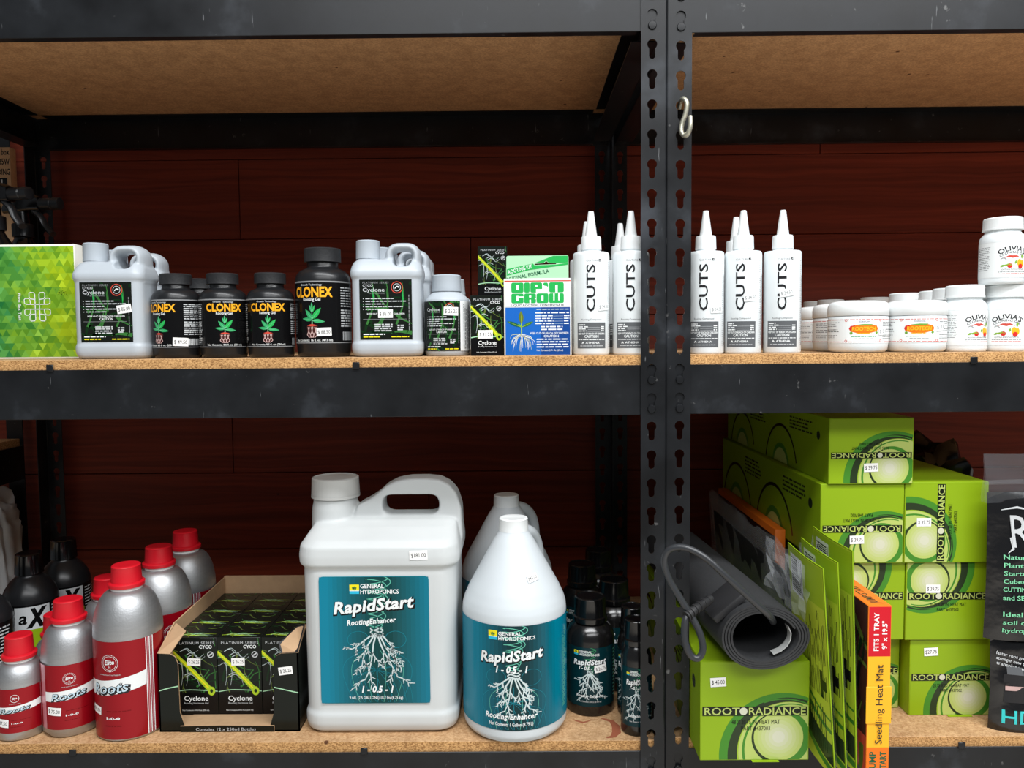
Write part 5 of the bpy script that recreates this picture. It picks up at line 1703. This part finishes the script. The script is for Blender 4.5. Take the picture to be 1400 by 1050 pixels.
# ================================================================== lower shelf, right bay: heat mat boxes
def rr_swirl(P, w_, h, flip):
    # printed swirl of arcs round a pale disc; flip turns it by half a turn
    def T(x, y):       # unit square, y up
        return ((1 - x) * w_, (1 - y) * h) if flip else (x * w_, y * h)
    s_ = min(w_, h)
    L = lambda q: T((q[0] - 170) / 860, 1 - (q[1] - 160) / 825)
    k = w_ / 860
    A0, A1 = 0, 2 * PI
    C = lambda c0, r0, c1, r1, m, l, a0=0.0, a1=2 * PI: P.crescent(L(c0), r0 * k, L(c1), r1 * k, m, l, a0 + (PI if flip else 0), a1 + (PI if flip else 0))
    P.circle(*L((830, 950)), 515 * k, 'rr_lime2', 1, 64)
    C((830, 950), 515, (862, 950), 478, 'rr_green', 2, R_(18), R_(205))
    C((862, 950), 478, (878, 925), 418, 'rr_dark', 3, R_(70), R_(205))
    P.circle(*L((880, 920)), 410 * k, 'rr_pale', 3, 64)
    C((885, 905), 385, (890, 900), 370, 'rr_green', 4, R_(75), R_(210))
    C((830, 950), 470, (835, 945), 455, 'rr_green', 4, R_(20), R_(110))
    C((812, 800), 235, (793, 792), 199, 'rr_green', 5, R_(-130), R_(110))
    C((790, 800), 214, (793, 792), 199, 'rr_dark', 6, R_(110), R_(262))
    P.circle(*L((793, 792)), 200 * k, 'rr_pale', 5, 48)
    for i, f_ in enumerate((0.85, 0.7, 0.55, 0.4, 0.25)):
        P.circle(L((793, 792))[0], L((793, 792))[1], 200 * k * f_, 'rr_glow%d' % i, 7 + i, 36)
for i in range(5):
    f_ = (i + 1) / 5
    ink('rr_glow%d' % i, tuple(int(a + (b - a) * f_) for a, b in zip((180, 197, 106), (206, 208, 184))))
ink('rr_lime2', (152, 184, 48))

def rr_face(w_, h, kind, part, mat_size, turn=0):
    # kind A: disc at lower right; kind B: disc at upper left; turn: quarter turns counter-clockwise
    P = Print()
    ws, hs_ = (w_, h) if turn % 2 == 0 else (h, w_)
    def tf(u, v):
        x, y = u - ws / 2, v - hs_ / 2
        for _ in range(turn % 4):
            x, y = -y, x
        return (x + w_ / 2, y + h / 2)
    P.tf = tf
    P.rect(0, 0, ws, hs_, 'rr_lime', 0)
    rr_swirl(P, ws, hs_, kind == 'B')
    zb_ = hs_ * (0.455 if kind == 'A' else 0.52)
    bh = hs_ * 0.092
    # dark band broken up, with knocked-out lettering
    x = ws * 0.012
    rnd = random.Random(3)
    P.rect(x, zb_, ws * 0.985, zb_ + bh, 'rr_black', 13)
    P.circle(ws * 0.395, zb_ + bh * 0.5, bh * 0.42, 'rr_glow4', 15, 20)
    P.text('ROOT', ws * 0.03, zb_ + bh * 0.10, bh * 0.80, 'rr_pale', 16, 'l', width=ws * 0.33, bold=0.012)
    P.text('RADIANCE', ws * 0.975, zb_ + bh * 0.10, bh * 0.80, 'rr_pale', 16, 'r', width=ws * 0.53, bold=0.012)
    P.text(mat_size, ws * 0.51, zb_ - hs_ * 0.085, hs_ * 0.042, 'rr_black', 14, width=ws * 0.45)
    P.text(part, ws * 0.51, zb_ - hs_ * 0.150, hs_ * 0.040, 'rr_black', 14, width=ws * 0.27)
    return P

def rr_side(P, L_, h):
    # long side panel: fields of small print and big dark arcs
    P.rect(0, 0, L_, h, 'rr_lime', 0)
    for cx in (0.20, 0.62):
        P.crescent((L_ * cx, -h * 0.15), h * 0.85, (L_ * cx, -h * 0.15), h * 0.80, 'rr_black', 1, 0.3, PI)
        P.circle(L_ * cx, -h * 0.1, h * 0.45, 'rr_green', 1, 32)
        P.circle(L_ * cx, -h * 0.12, h * 0.38, 'rr_pale', 2, 32)
    P.lines(L_ * 0.30, h * 0.86, L_ * 0.2, 5, h * 0.06, 'rr_dark', 3, seed=2)
    P.lines(L_ * 0.70, h * 0.86, L_ * 0.2, 4, h * 0.06, 'rr_dark', 3, seed=3)
    P.circle(L_ * 0.93, h * 0.7, h * 0.07, 'rr_dark', 3, 14)

mat('rr_card', (138, 170, 22), 0.5, spec=0.25)
def mat_box(label, pos, w_, h, L_, kind, turn, price=None, pu=0.0, pv=0.0, prot=0.0, rz=0.0, part='PART #437002', size='20.75 X 20 IN. HEAT MAT', side=True, tab=False):
    t = thing('heat_mat_box', label, 'box', pos, rz, 'lime heat mat boxes')
    obj('carton', BX(-w_ / 2, w_ / 2, 0, L_, 0, h, bev=0.0012, seg=2), 'rr_card', t)
    e = 0.0014
    rr_face(w_ - 2 * e, h - 2 * e, kind, part, size, turn).put('front_print', t, flat(0.0, -w_ / 2 + e, e), clip=(0, 0, w_ - 2 * e, h - 2 * e), step=0.00004)
    if side:
        P = Print(); rr_side(P, L_ - 2 * e, h - 2 * e)
        P.put('side_print', t, leftface(-w_ / 2, L_ - e, e), clip=(0, 0, L_ - 2 * e, h - 2 * e), step=0.00004)
    if tab:
        obj('tuck_tab', BX(-0.004, 0.032, -0.005, 0.0004, 0.0002, 0.0009), 'rr_card', t, smooth=0)
    if price:
        sticker(t, flat(0.0), pu, pv, price, prot, 0.021, 0.0125)
    return t

BW, BHh, BL = 0.1225, 0.1185, 0.535
def boxx(pl, pr, y, z):
    return (xat(pl, y, z) + xat(pr, y, z)) / 2
r1y, r2y, r3y = 0.071, 0.066, 0.060
# first tier
b11 = mat_box('lime heat mat box at the foot of the stack, lower right, with raised price sticker', low(boxx(1243, 1355, r1y, ZB + 0.05), r1y), BW, 0.1180, BL - 0.01, 'A', 0, '$27.75', -0.030, 0.0985, 0.05, tab=True)
b12 = mat_box('lime heat mat box at the foot of the stack behind the seedling mat box', low(b11.location.x - BW - 0.0035 + 0.005, r1y + 0.024), BW - 0.010, 0.1180, BL - 0.03, 'A', 0)
z2 = 0.1182
b21 = mat_box('lime heat mat box in the second tier, right, lettering upright below a pale disc', low(boxx(1238.5, 1351, r2y, ZB + 0.18), r2y, z2), BW, BHh, BL, 'B', 0, '$ 39.75', -0.0215, 0.078, 0.0)
b22 = mat_box('lime heat mat box in the second tier, left, partly hidden by green sleeves', low(b21.location.x - BW - 0.0008 + 0.005, r2y + 0.002, z2), BW - 0.010, BHh, BL, 'B', 0)
z3 = z2 + BHh + 0.0002
b31 = mat_box('lime heat mat box in the third tier, right, lettering turned to run upwards', low(boxx(1238.5, 1349, r3y, ZB + 0.3), r3y, z3), BW, BHh + 0.002, BL, 'B', 1, '$ 39.75', -0.0330, 0.0610, 0.0)
b32 = mat_box('lime heat mat box in the third tier, left, lettering upside down', low(b31.location.x - BW - 0.0010, r3y, z3), BW, BHh, BL, 'B', 2, '$ 39.75', -0.0075, 0.0355, 0.03)
z4 = z3 + BHh + 0.0002
b41 = mat_box('lime heat mat box at the top of the stack, right under the shelf beam', low(boxx(1133.5, 1248.5, r3y - 0.004, ZB + 0.4), r3y - 0.004, z4), BW + 0.001, 0.0975 if z4 + 0.1185 > 0.455 else BHh, BL, 'B', 2, '$ 39.75', 0.0, 0.0245, 0.04)
# overhanging large box in front, beside the post
b51 = mat_box('large lime heat mat box overhanging the shelf front under the rolled mat', low(0.3165, -0.050), 0.147, 0.1370, 0.50, 'A', 0, '$ 45.00', -0.0495, 0.1090, 0.06, rz=0.0, part='PART #437003', size='48 X 20.75 IN. HEAT MAT', tab=True)

# --- rolled black heat mat with cord
t = thing('rolled_heat_mat', 'rolled black rubber heat mat with a looped power cord on the lime box', 'heat mat', low(0.3205, -0.078, 0.1375))
def roll_pt(a, th_):
    # spiral section, flattened: a grows outwards
    r = 0.0350 + 0.0032 * a / (2 * PI)
    x = r * math.cos(a) * 1.19 - 0.004 * math.sin(a) ** 2
    z = r * math.sin(a) * 0.90
    return x, z
turns = 4.0
N = 190
amax = turns * 2 * PI
start = R_(20)
pts = [roll_pt(start + amax * i / N, 0) for i in range(N + 1)]
zmin = min(p[1] for p in pts)
pts = [(x, z - zmin + 0.0018) for x, z in pts]
bm = bmesh.new()
Lm = 0.42
T2 = 0.0013
ring = []
for i, (x, z) in enumerate(pts):
    a = pts[max(i - 1, 0)]; b = pts[min(i + 1, N)]
    dx, dz = b[0] - a[0], b[1] - a[1]; d = math.hypot(dx, dz)
    nx, nz = dz / d * T2, -dx / d * T2
    ring.append([(x + nx, z + nz), (x - nx, z - nz)])
sk = lambda y: 0.02 * y
def vv(p, y):
    return bm.verts.new((p[0] - 0.08 * y, y, p[1]))
F0 = [[vv(p, 0.0) for p in q] for q in ring]; F1 = [[vv(p, Lm) for p in q] for q in ring]
for i in range(N):
    bm.faces.new((F0[i][0], F0[i + 1][0], F1[i + 1][0], F1[i][0]))
    bm.faces.new((F0[i][1], F1[i][1], F1[i + 1][1], F0[i + 1][1]))
    bm.faces.new((F0[i][0], F0[i][1], F0[i + 1][1], F0[i + 1][0]))
    bm.faces.new((F1[i][0], F1[i + 1][0], F1[i + 1][1], F1[i][1]))
for i in (0, N):
    bm.faces.new((F0[i][0], F1[i][0], F1[i][1], F0[i][1]))
bmesh.ops.recalc_face_normals(bm, faces=bm.faces[:])
obj('mat_sheet', bm, 'rubber_mat', t, smooth=60)
zc = -zmin
# moulded junction block on the shoulder of the roll
bm = BX(-0.026, 0.026, 0.0, 0.055, 0.0, 0.010, bev=0.002)
jb = obj('junction_block', bm, 'rubber', t)
jb.location = (-0.040, 0.010, 0.0745); jb.rotation_euler = (0, R_(-38), R_(6))
# peeled strap end inside the roll
bm = bmesh.new()
sp = [(0.036 * math.cos(a), 0.004, zc + 0.0015 + 0.027 * math.sin(a)) for a in [R_(q) for q in (28, 8, -12, -32, -52, -70)]]
for p, q in zip(sp, sp[1:]):
    v = [bm.verts.new(c_) for c_ in (p, q, (q[0], q[1] + 0.012, q[2]), (p[0], p[1] + 0.012, p[2]))]
    bm.faces.new(v)
bmesh.ops.remove_doubles(bm, verts=bm.verts[:], dist=1e-6)
bmesh.ops.solidify(bm, geom=bm.faces[:], thickness=0.0012)
obj('strap', bm, 'tape', t, smooth=60)
# cord: from inside the roll, up and back in a loop past the post, down through the strain relief
def wp(px, py, y):
    p = at(px, py, y); return (p.x - t.location.x, p.y - t.location.y, p.z - t.location.z)
cord = spline([wp(1057, 850, -0.060), wp(1052, 842, -0.088), wp(1030, 822, -0.100), wp(995, 790, -0.105), wp(965, 763, -0.100), wp(938, 749, -0.092), wp(916, 751, -0.085), wp(908, 766, -0.082), wp(914, 790, -0.082), wp(930, 818, -0.086), wp(945, 842, -0.090), wp(957, 866, -0.096),
               wp(961, 888, -0.100), wp(954, 900, -0.102), wp(943, 894, -0.101), wp(936, 872, -0.098), wp(937, 848, -0.094), wp(945, 838, -0.088), wp(962, 824, -0.075), wp(972, 818, -0.062)], 8)
obj('power_cord', tube(bmesh.new(), cord, 0.0044, 12), 'cord', t, smooth=60)
sr = spline([wp(938, 843, -0.094), wp(952, 832, -0.084), wp(971, 819, -0.064)], 7)
bm = bmesh.new()
for i in range(0, len(sr) - 1, 2):
    a, b = sr[i], sr[i + 1]
    tube(bm, [a, a + (b - a) * 0.75], 0.0075 - 0.0001 * i, 12)
tube(bm, sr, 0.0058, 12)
obj('strain_relief', bm, 'rubber', t, smooth=40)

# --- seedling heat mat box, long and narrow, standing on edge
fx, fy = xat(1203, -0.085, 0.80), -0.085
Hs = at(1205, 828, fy).z - ZB
ws_, ls_ = 0.0300, 0.138
t = thing('seedling_mat_box', 'narrow orange and red seedling heat mat box standing on edge, jutting forward', 'box', low(fx - 0.0015, fy), R_(0.5))
mat('orange_card', (236, 118, 30), 0.45)
obj('carton', BX(-ws_ / 2, ws_ / 2, 0, ls_, 0, Hs, bev=0.001), 'orange_card', t)
P = Print()
P.rect(0, 0, ws_ - 0.001, Hs * 0.42, 'amber', 0)
P.rect(0, 0, ws_ - 0.001, Hs * 0.16, 'deeporange', 1)
P.rect(0, Hs * 0.42, ws_ - 0.001, Hs * 0.70, 'amber', 0)
P.rect(0.0005, Hs * 0.70, ws_ - 0.0015, Hs - 0.002, 'red', 1)
P.text('FITS 1 TRAY', ws_ * 0.44, Hs * 0.845, 0.0062, 'white', 2, width=Hs * 0.225, rot=PI / 2, bold=0.025)
P.text('9" x 19.5"', ws_ * 0.80, Hs * 0.825, 0.0062, 'white', 2, width=Hs * 0.165, rot=PI / 2, bold=0.025)
P.text('JUMP', ws_ * 0.40, Hs * 0.075, 0.008, 'darkleaf', 3, width=Hs * 0.12, rot=PI / 2, bold=0.03)
P.text('START', ws_ * 0.86, Hs * 0.075, 0.008, 'darkleaf', 3, width=Hs * 0.12, rot=PI / 2, bold=0.03)
P.put('front_print', t, flat(0.0, -ws_ / 2 + 0.0005, 0.0005))
P = Print()
P.rect(0, Hs * 0.0, ls_ - 0.002, Hs - 0.002, 'soil', 0)
P.rect(0, 0, ls_ - 0.002, Hs * 0.22, 'brickred', 1)
scribble_bg(P, ls_, Hs, 40, ['forest', 'olive', 'cyblack', 'forest'], 2, 7, 0.006)
P.put('side_print', t, leftface(-ws_ / 2, ls_ - 0.001, 0.001), clip=(0, 0.0, ls_ - 0.002, Hs - 0.002))
P = Print()
P.text('JUMP START', 0, 0.045, 0.0105, 'rr_black', 0, width=0.075, rot=PI / 2 + 0.0, bold=0.02, shear=0.2)
P.put('top_print', t, topface(Hs, 0.004, 0.0))
bm = BX(-0.0165, 0.0165, -0.0012, -0.0004, Hs * 0.305, Hs * 0.525, bev=0.0003, seg=1)
tt = obj('torn_tape', bm, 'ink_amber', t, smooth=0)
P = Print()
P.text('Seedling Heat Mat', 0.0048, Hs * 0.42, 0.0090, 'charcoal', 0, width=Hs * 0.47, rot=PI / 2)
P.put('lettering', t, flat(-0.0012))

# a second orange box of the kind, far back beside the lime stack
zr = at(1035, 695, 0.36).z
t = thing('seedling_mat_box', 'orange box edge in the dark far behind the lime sleeves', 'box', low(0.4345, 0.20), 0)
obj('carton', BX(-0.0085, 0.0085, 0, 0.36, 0, zr - ZB, bev=0.001), 'orange_card', t)
obj('side_print', BX(-0.0089, -0.0086, 0.002, 0.358, 0.002, zr - ZB - 0.012), 'ink_soil', t, smooth=0)

# --- flat heat mat packages in clear bags with lime sleeves
def mat_package(label, x0, y0, h, ls, tilt, lean, zoff, deep=0.13):
    t = thing('mat_package', label, 'package', (x0, y0, ZB + zoff), R_(lean), 'bagged heat mats with lime sleeves')
    th_ = 0.0015
    # bowed lime sleeve, its printed face to the left
    n = 8
    def shp(u, v, o):
        # u along depth (0 rear .. 1 front), v up
        bow = -0.003 * math.sin(PI * u) - tilt * (v / h - 0.2)
        return (bow - o, ls * (1 - u), v)
    bm = bmesh.new()
    g0 = [[bm.verts.new(shp(i / n, h * j / 8, 0)) for j in range(9)] for i in range(n + 1)]
    g1 = [[bm.verts.new(shp(i / n, h * j / 8, -th_)) for j in range(9)] for i in range(n + 1)]
    for i in range(n):
        for j in range(8):
            bm.faces.new((g0[i][j], g0[i + 1][j], g0[i + 1][j + 1], g0[i][j + 1]))
            bm.faces.new((g1[i][j], g1[i][j + 1], g1[i + 1][j + 1], g1[i + 1][j]))
    for i in range(n):
        bm.faces.new((g0[i][0], g1[i][0], g1[i + 1][0], g0[i + 1][0]))
        bm.faces.new((g0[i][8], g0[i + 1][8], g1[i + 1][8], g1[i][8]))
    for j in range(8):
        bm.faces.new((g0[0][j], g0[0][j + 1], g1[0][j + 1], g1[0][j]))
        bm.faces.new((g0[n][j], g1[n][j], g1[n][j + 1], g0[n][j + 1]))
    sl_ = obj('sleeve', bm, 'rr_card', t, smooth=50)
    P = Print()
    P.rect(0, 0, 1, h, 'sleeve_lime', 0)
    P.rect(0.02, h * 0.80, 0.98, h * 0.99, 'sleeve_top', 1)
    P.rect(0.10, h * 0.77, 0.48, h * 0.965, 'white', 2)
    for i in range(17):
        P.rect(0.13, h * (0.785 + i * 0.0098), 0.42, h * (0.789 + i * 0.0098 + (0.002 if i % 3 else 0)), 'black', 3)
    P.rect(0.44, h * 0.79, 0.46, h * 0.95, 'grey', 3)
    tmp = Print()
    tmp.lines(h * 0.36, 0.0, h * 0.44, 14, 0.032, 'rr_dark', 2, vertical=True, seed=4, th=0.35, rag=0.35)
    for q in tmp.polys:
        P.polys.append(([(0.93 + p[0] * 1.0, p[1]) for p in q[0]], q[1], q[2]))
    P.lines(h * 0.10, 0.86, h * 0.22, 9, 0.045, 'rr_dark', 5, vertical=True, seed=9, th=0.35)
    for k_, (m_, a, b) in enumerate((('rr_green', 0.285, 0.275), ('rr_green', 0.235, 0.215), ('rr_dark', 0.165, 0.06), ('rr_green', 0.05, 0.02))):
        top = [(i / 10, h * (a + 0.24 * (1 - i / 10) ** 2)) for i in range(11)]
        bot = [(i / 10, h * (b + 0.20 * (1 - i / 10) ** 2)) for i in range(11)]
        for i in range(10):
            P.add([bot[i], bot[i + 1], top[i + 1], top[i]], m_, 2)
    # hang slot printed dark (the punched hole opens on the black mat behind)
    P.rect(0.80, h * 0.36, 0.86, h * 0.49, 'black', 3); P.rect(0.83, h * 0.40, 0.93, h * 0.45, 'black', 3)
    me = P.mesh('sleeve_print', shp, clip=(0.01, 0.0, 0.99, h * 0.995), du=0.08, base=0.0004)
    obj('sleeve_print', me, [], sl_, smooth=0)
    # folded black mat behind the sleeve, inside a clear bag
    bm = bmesh.new()
    mh = h * 0.80
    box(bm, 0.0065, 0.0105, 0.03, deep, 0.001, mh, bev=0.0018, seg=2)
    for v in bm.verts:
        v.co.x -= tilt * (v.co.z / h - 0.2)
    obj('folded_mat', bm, 'rubber_mat', t)
    bm = bmesh.new()
    rnd = random.Random(int(x0 * 1e4))
    ny, nz = 22, 9
    for side in (-1, 1):
        gr = []
        for i in range(ny + 1):
            y = 0.02 + (deep + 0.01) * i / ny
            rowv = []
            for j in range(nz + 1):
                v = j / nz
                pinch = (1 - v ** 3)
                rowv.append(bm.verts.new((0.0085 - tilt * (v * 0.93 - 0.2) + side * (0.0028 * pinch + 0.0005) + rnd.uniform(-0.0007, 0.0007) * (1 + 2 * (v > 0.85)), y, 0.0005 + (h * 0.93 + rnd.uniform(-0.006, 0.006) * (j == nz)) * v)))
            gr.append(rowv)
        for i in range(ny):
            for j in range(nz):
                bm.faces.new((gr[i][j], gr[i + 1][j], gr[i + 1][j + 1], gr[i][j + 1]))
    obj('clear_bag', bm, 'clear_film', t, smooth=70)
    if deep > 0.3:
        # loose crinkled film gathered at the bag's upper front corner
        bm = bmesh.new()
        gr = [[bm.verts.new((-0.012 - tilt * 0.5 + rnd.uniform(-0.006, 0.006), 0.035 + 0.16 * i / 9, h * (0.70 + 0.26 * j / 6) + rnd.uniform(-0.004, 0.004))) for j in range(7)] for i in range(10)]
        for i in range(9):
            for j in range(6):
                a, b, c, d = gr[i][j], gr[i + 1][j], gr[i + 1][j + 1], gr[i][j + 1]
                bm.faces.new((a, b, c)); bm.faces.new((a, c, d))
        obj('loose_film', bm, 'crinkled_film', t, smooth=0)
    return t
mat_package('bagged heat mat with lime sleeve and barcode, nearest the rolled mat', 0.4010, -0.100, 0.278, 0.125, 0.020, 0, 0.0005, 0.58)
mat_package('bagged heat mat with lime sleeve, second from the rolled mat', 0.4195, -0.092, 0.283, 0.125, 0.016, 0, 0.0005)
mat_package('bagged heat mat with lime sleeve, nearest the orange box and tallest', 0.4365, -0.085, 0.296, 0.130, 0.010, 0, 0.0005)

# --- black pouches at the right edge
def pouch(name, label, pos, rz, w_, h, d, art, clear_top=0.0, lean=0.0):
    t = thing(name, label, 'pouch', pos, rz)
    n, m_ = 16, 22
    rnd = random.Random(int(h * 1e4))
    def sh(u, v, o, side):
        a = math.sin(PI * min(max(u, 0), 1)) ** 0.6
        b = (1 - v) ** 0.5 * 0.85 + 0.15 * math.sin(PI * v)
        wob = 0.0018 * math.sin(9 * u + 5 * v) + 0.0015 * math.sin(17 * v - 6 * u)
        return ((u - 0.5) * w_ * (1 - 0.03 * math.sin(PI * v)), side * (d / 2 * a * b + wob * a + o) + d / 2 + lean * v, v * h)
    bm = bmesh.new()
    for side in (-1, 1):
        g_ = [[bm.verts.new(sh(i / n, j / m_, 0, side)) for j in range(m_ + 1)] for i in range(n + 1)]
        for i in range(n):
            for j in range(m_):
                bm.faces.new((g_[i][j], g_[i + 1][j], g_[i + 1][j + 1], g_[i][j + 1]))
    bmesh.ops.remove_doubles(bm, verts=bm.verts[:], dist=1e-5)
    bmesh.ops.recalc_face_normals(bm, faces=bm.faces[:])
    obj('pouch_body', bm, 'black_film', t, smooth=70)
    me = art.mesh('pouch_print', lambda u, v, o: sh(u, v, o, -1), du=0.04, base=0.0012, clip=(0.02, 0.0, 0.98, 0.98), step=0.0001)
    obj('pouch_print', me, [], t, smooth=0)
    if clear_top:
        bm = bmesh.new()
        for side in (-1, 1):
            g_ = []
            for i in range(n + 1):
                u = i / n
                g_.append([bm.verts.new(((u - 0.5) * w_ * 1.06, side * (0.004 * (1 - j / 8) + 0.0006) + d / 2 + lean * (1 + j / 24) + 0.002 * math.sin(11 * u + j), h * 0.93 + clear_top * j / 8)) for j in range(9)])
            for i in range(n):
                for j in range(8):
                    bm.faces.new((g_[i][j], g_[i + 1][j], g_[i + 1][j + 1], g_[i][j + 1]))
        obj('clear_header', bm, 'clear_film_heavy', t, smooth=70)
        z_ = h * 0.93 + clear_top * 0.42
        obj('zip_strip', tube(bmesh.new(), [(-w_ * 0.53, d / 2 + lean * 1.1 - 0.003, z_), (0, d / 2 + lean * 1.1 - 0.004, z_ + 0.002), (w_ * 0.53, d / 2 + lean * 1.1 - 0.003, z_)], 0.0035, 8), 'clear_film_heavy', t)
    return t
A = Print()
A.text('Ro', 0.18, 0.635, 0.215, 'lightgrey', 1, 'l', width=0.34, bold=0.0, shear=-0.1)
A.stroke([(0.11, 0.885), (0.24, 0.905), (0.44, 0.875)], [0.004, 0.014, 0.002], 'lightgrey', 1)
A.stroke([(0.19, 0.70), (0.205, 0.625), (0.16, 0.595)], [0.02, 0.02, 0.004], 'lightgrey', 1)
for i, s_ in enumerate(('Natural', 'Plant', 'Starter', 'Cubes for', 'CUTTINGS', 'and SEEDS', '', 'Ideal for', 'soil or', 'hydroponics')):
    if s_: A.text(s_, 0.12, 0.555 - i * 0.055, 0.029, 'paleleaf', 1, 'l', width=0.033 * len(s_), bold=0.015)
A.circle(0.66, 0.42, 0.17, 'leaf', 1, 26, ry=0.13); A.circle(0.66, 0.42, 0.12, 'paleleaf', 2, 22, ry=0.09)
for k in range(6):
    leaf2(A, 0.40, 0.04, 0.0 + k * 0.16, 0.26, 0.02, 'darkleaf' if k % 2 else 'leaf', 1)
p1 = pouch('starter_cube_pouch', 'tall black pouch of starter cubes with script lettering and clear zip top, right edge', low(xat(1347, 0.03, 0.9) + 0.079, 0.010, 0.1352), R_(0), 0.158, 0.212, 0.044, A, 0.070, 0.0)
A = Print()
for i, s_ in enumerate(('faster root growth', 'stronger new plants', 'transplant easily')):
    A.text(s_, 0.05, 0.83 - i * 0.055, 0.034, 'lightgrey', 1, 'l', width=0.40, rot=-0.18, bold=0.015)
A.rect(0.12, 0.32, 0.36, 0.62, 'charcoal', 1); A.rect(0.16, 0.62, 0.33, 0.70, 'grey', 1)
A.rect(0.13, 0.45, 0.35, 0.50, 'rootpink', 2); A.ring(0.24, 0.38, 0.02, 0.035, 'lightgrey', 2, 14, ry=1.2)
A.rect(0.38, 0.28, 0.98, 0.60, 'purple', 1)
for i, s_ in enumerate(('For', 'roots', 'use', 'CLONE', 'Root')):
    A.text(s_, 0.44, 0.545 - i * 0.055, 0.034, 'amber' if i == 3 else 'white', 2, 'l', width=0.045 * len(s_), bold=0.02)
A.text('HD', 0.10, 0.10, 0.14, 'teallight', 1, 'l', width=0.36, bold=0.01)
p2 = pouch('root_plug_pouch', 'shorter glossy black pouch with purple panel and cyan letters, right edge front', low(xat(1354, 0.03, 0.75) + 0.061, 0.012, 0.0), R_(0), 0.122, 0.135, 0.044, A, 0.0, 0.0)
# crumpled clear bag with black mats on the box behind the pouch
def crumpled(name, label, pos, sx, sy, sz, m_, seed):
    rnd = random.Random(seed)
    bm = bmesh.new()
    bmesh.ops.create_icosphere(bm, subdivisions=4, radius=1.0)
    ph = [rnd.uniform(0, 6) for _ in range(6)]
    for v in bm.verts:
        c = v.co.copy()
        f_ = 1 + 0.07 * math.sin(9 * c.x + ph[0] + 4 * c.z) + 0.06 * math.sin(13 * c.y + 7 * c.z + ph[1]) + 0.05 * math.sin(21 * c.z + 9 * c.x + ph[2])
        q = [math.copysign(abs(k) ** 0.55, k) for k in c]
        v.co = Vector((q[0] * sx * f_, q[1] * sy * f_, max(q[2] * f_, -0.98) * sz + 0.98 * sz))
    o = obj(name, bm, m_, loc=pos, smooth=60)
    return tag(o, label, 'bag')
crumpled('plastic_bag', 'crumpled dark plastic bag in the shade above the heat mat boxes, right', (b31.location.x + 0.130, 0.36, ZB), 0.044, 0.12, 0.185, 'black_film', 5)

# ================================================================== things glimpsed at the far left
t = thing('lamp_carton', 'brown carton edge with black print glimpsed at the upper left edge', 'carton', (xat(17, 0.40, 1.5), 0.40, ZM))
obj('carton', BX(-0.075, 0, 0, 0.018, 0, 0.392, bev=0.001), 'kraft', t)
P = Print()
for s_, z_, w_ in (('on box', 0.378, 0.028), ('35W', 0.360, 0.020), ('LOADING', 0.341, 0.042)):
    P.text(s_, -0.001, z_, 0.0105, 'black', 0, 'r', width=w_, bold=0.02)
P.rect(-0.034, 0.318, -0.007, 0.335, 'black', 0); P.rect(-0.027, 0.322, -0.024, 0.332, 'lightgrey', 1); P.rect(-0.019, 0.322, -0.016, 0.332, 'lightgrey', 1)
P.put('front_print', t, flat(0.0), clip=(-0.074, 0.001, -0.0005, 0.391))

# neighbouring rack beyond the left bay
nb = thing('shelving_rack', 'dark neighbouring rack beyond the left bay, only its shelf end showing', 'shelving', (0, 0, 0))
for y_ in (0.0, 0.60):
    obj('post', BX(-1.115, -1.08, y_, y_ + 0.003, 0, 2.05), 'rack_steel', nb, smooth=0)
zz = at(20, 606, 0.55).z
obj('side_beam', BX(-1.083, -1.080, 0.0, 0.60, zz - 0.085, zz - 0.012), 'rack_steel', nb, smooth=0)
obj('side_beam', BX(-1.083, -1.080, 0.0, 0.60, 0.60, 0.665), 'rack_steel', nb, smooth=0)
o = obj('shelf_board', BX(-1.70, -1.084, 0.005, 0.595, zz - 0.012, zz + 0.004), 'particle_board_edge', smooth=0)
tag(o, 'particle board of the neighbouring rack, a thin strip at the left edge', 'shelf board')
o = obj('shelf_board', BX(-1.70, -1.084, 0.005, 0.595, 0.665, 0.681), 'particle_board', smooth=0)
tag(o, 'lower particle board of the neighbouring rack beyond the left post', 'shelf board')
o = crumpled('plastic_bag', 'pale plastic bag on the neighbouring rack, glimpsed past the left post', (-1.122, 0.535, 0.6812), 0.058, 0.040, 0.128, 'white_hdpe', 9)
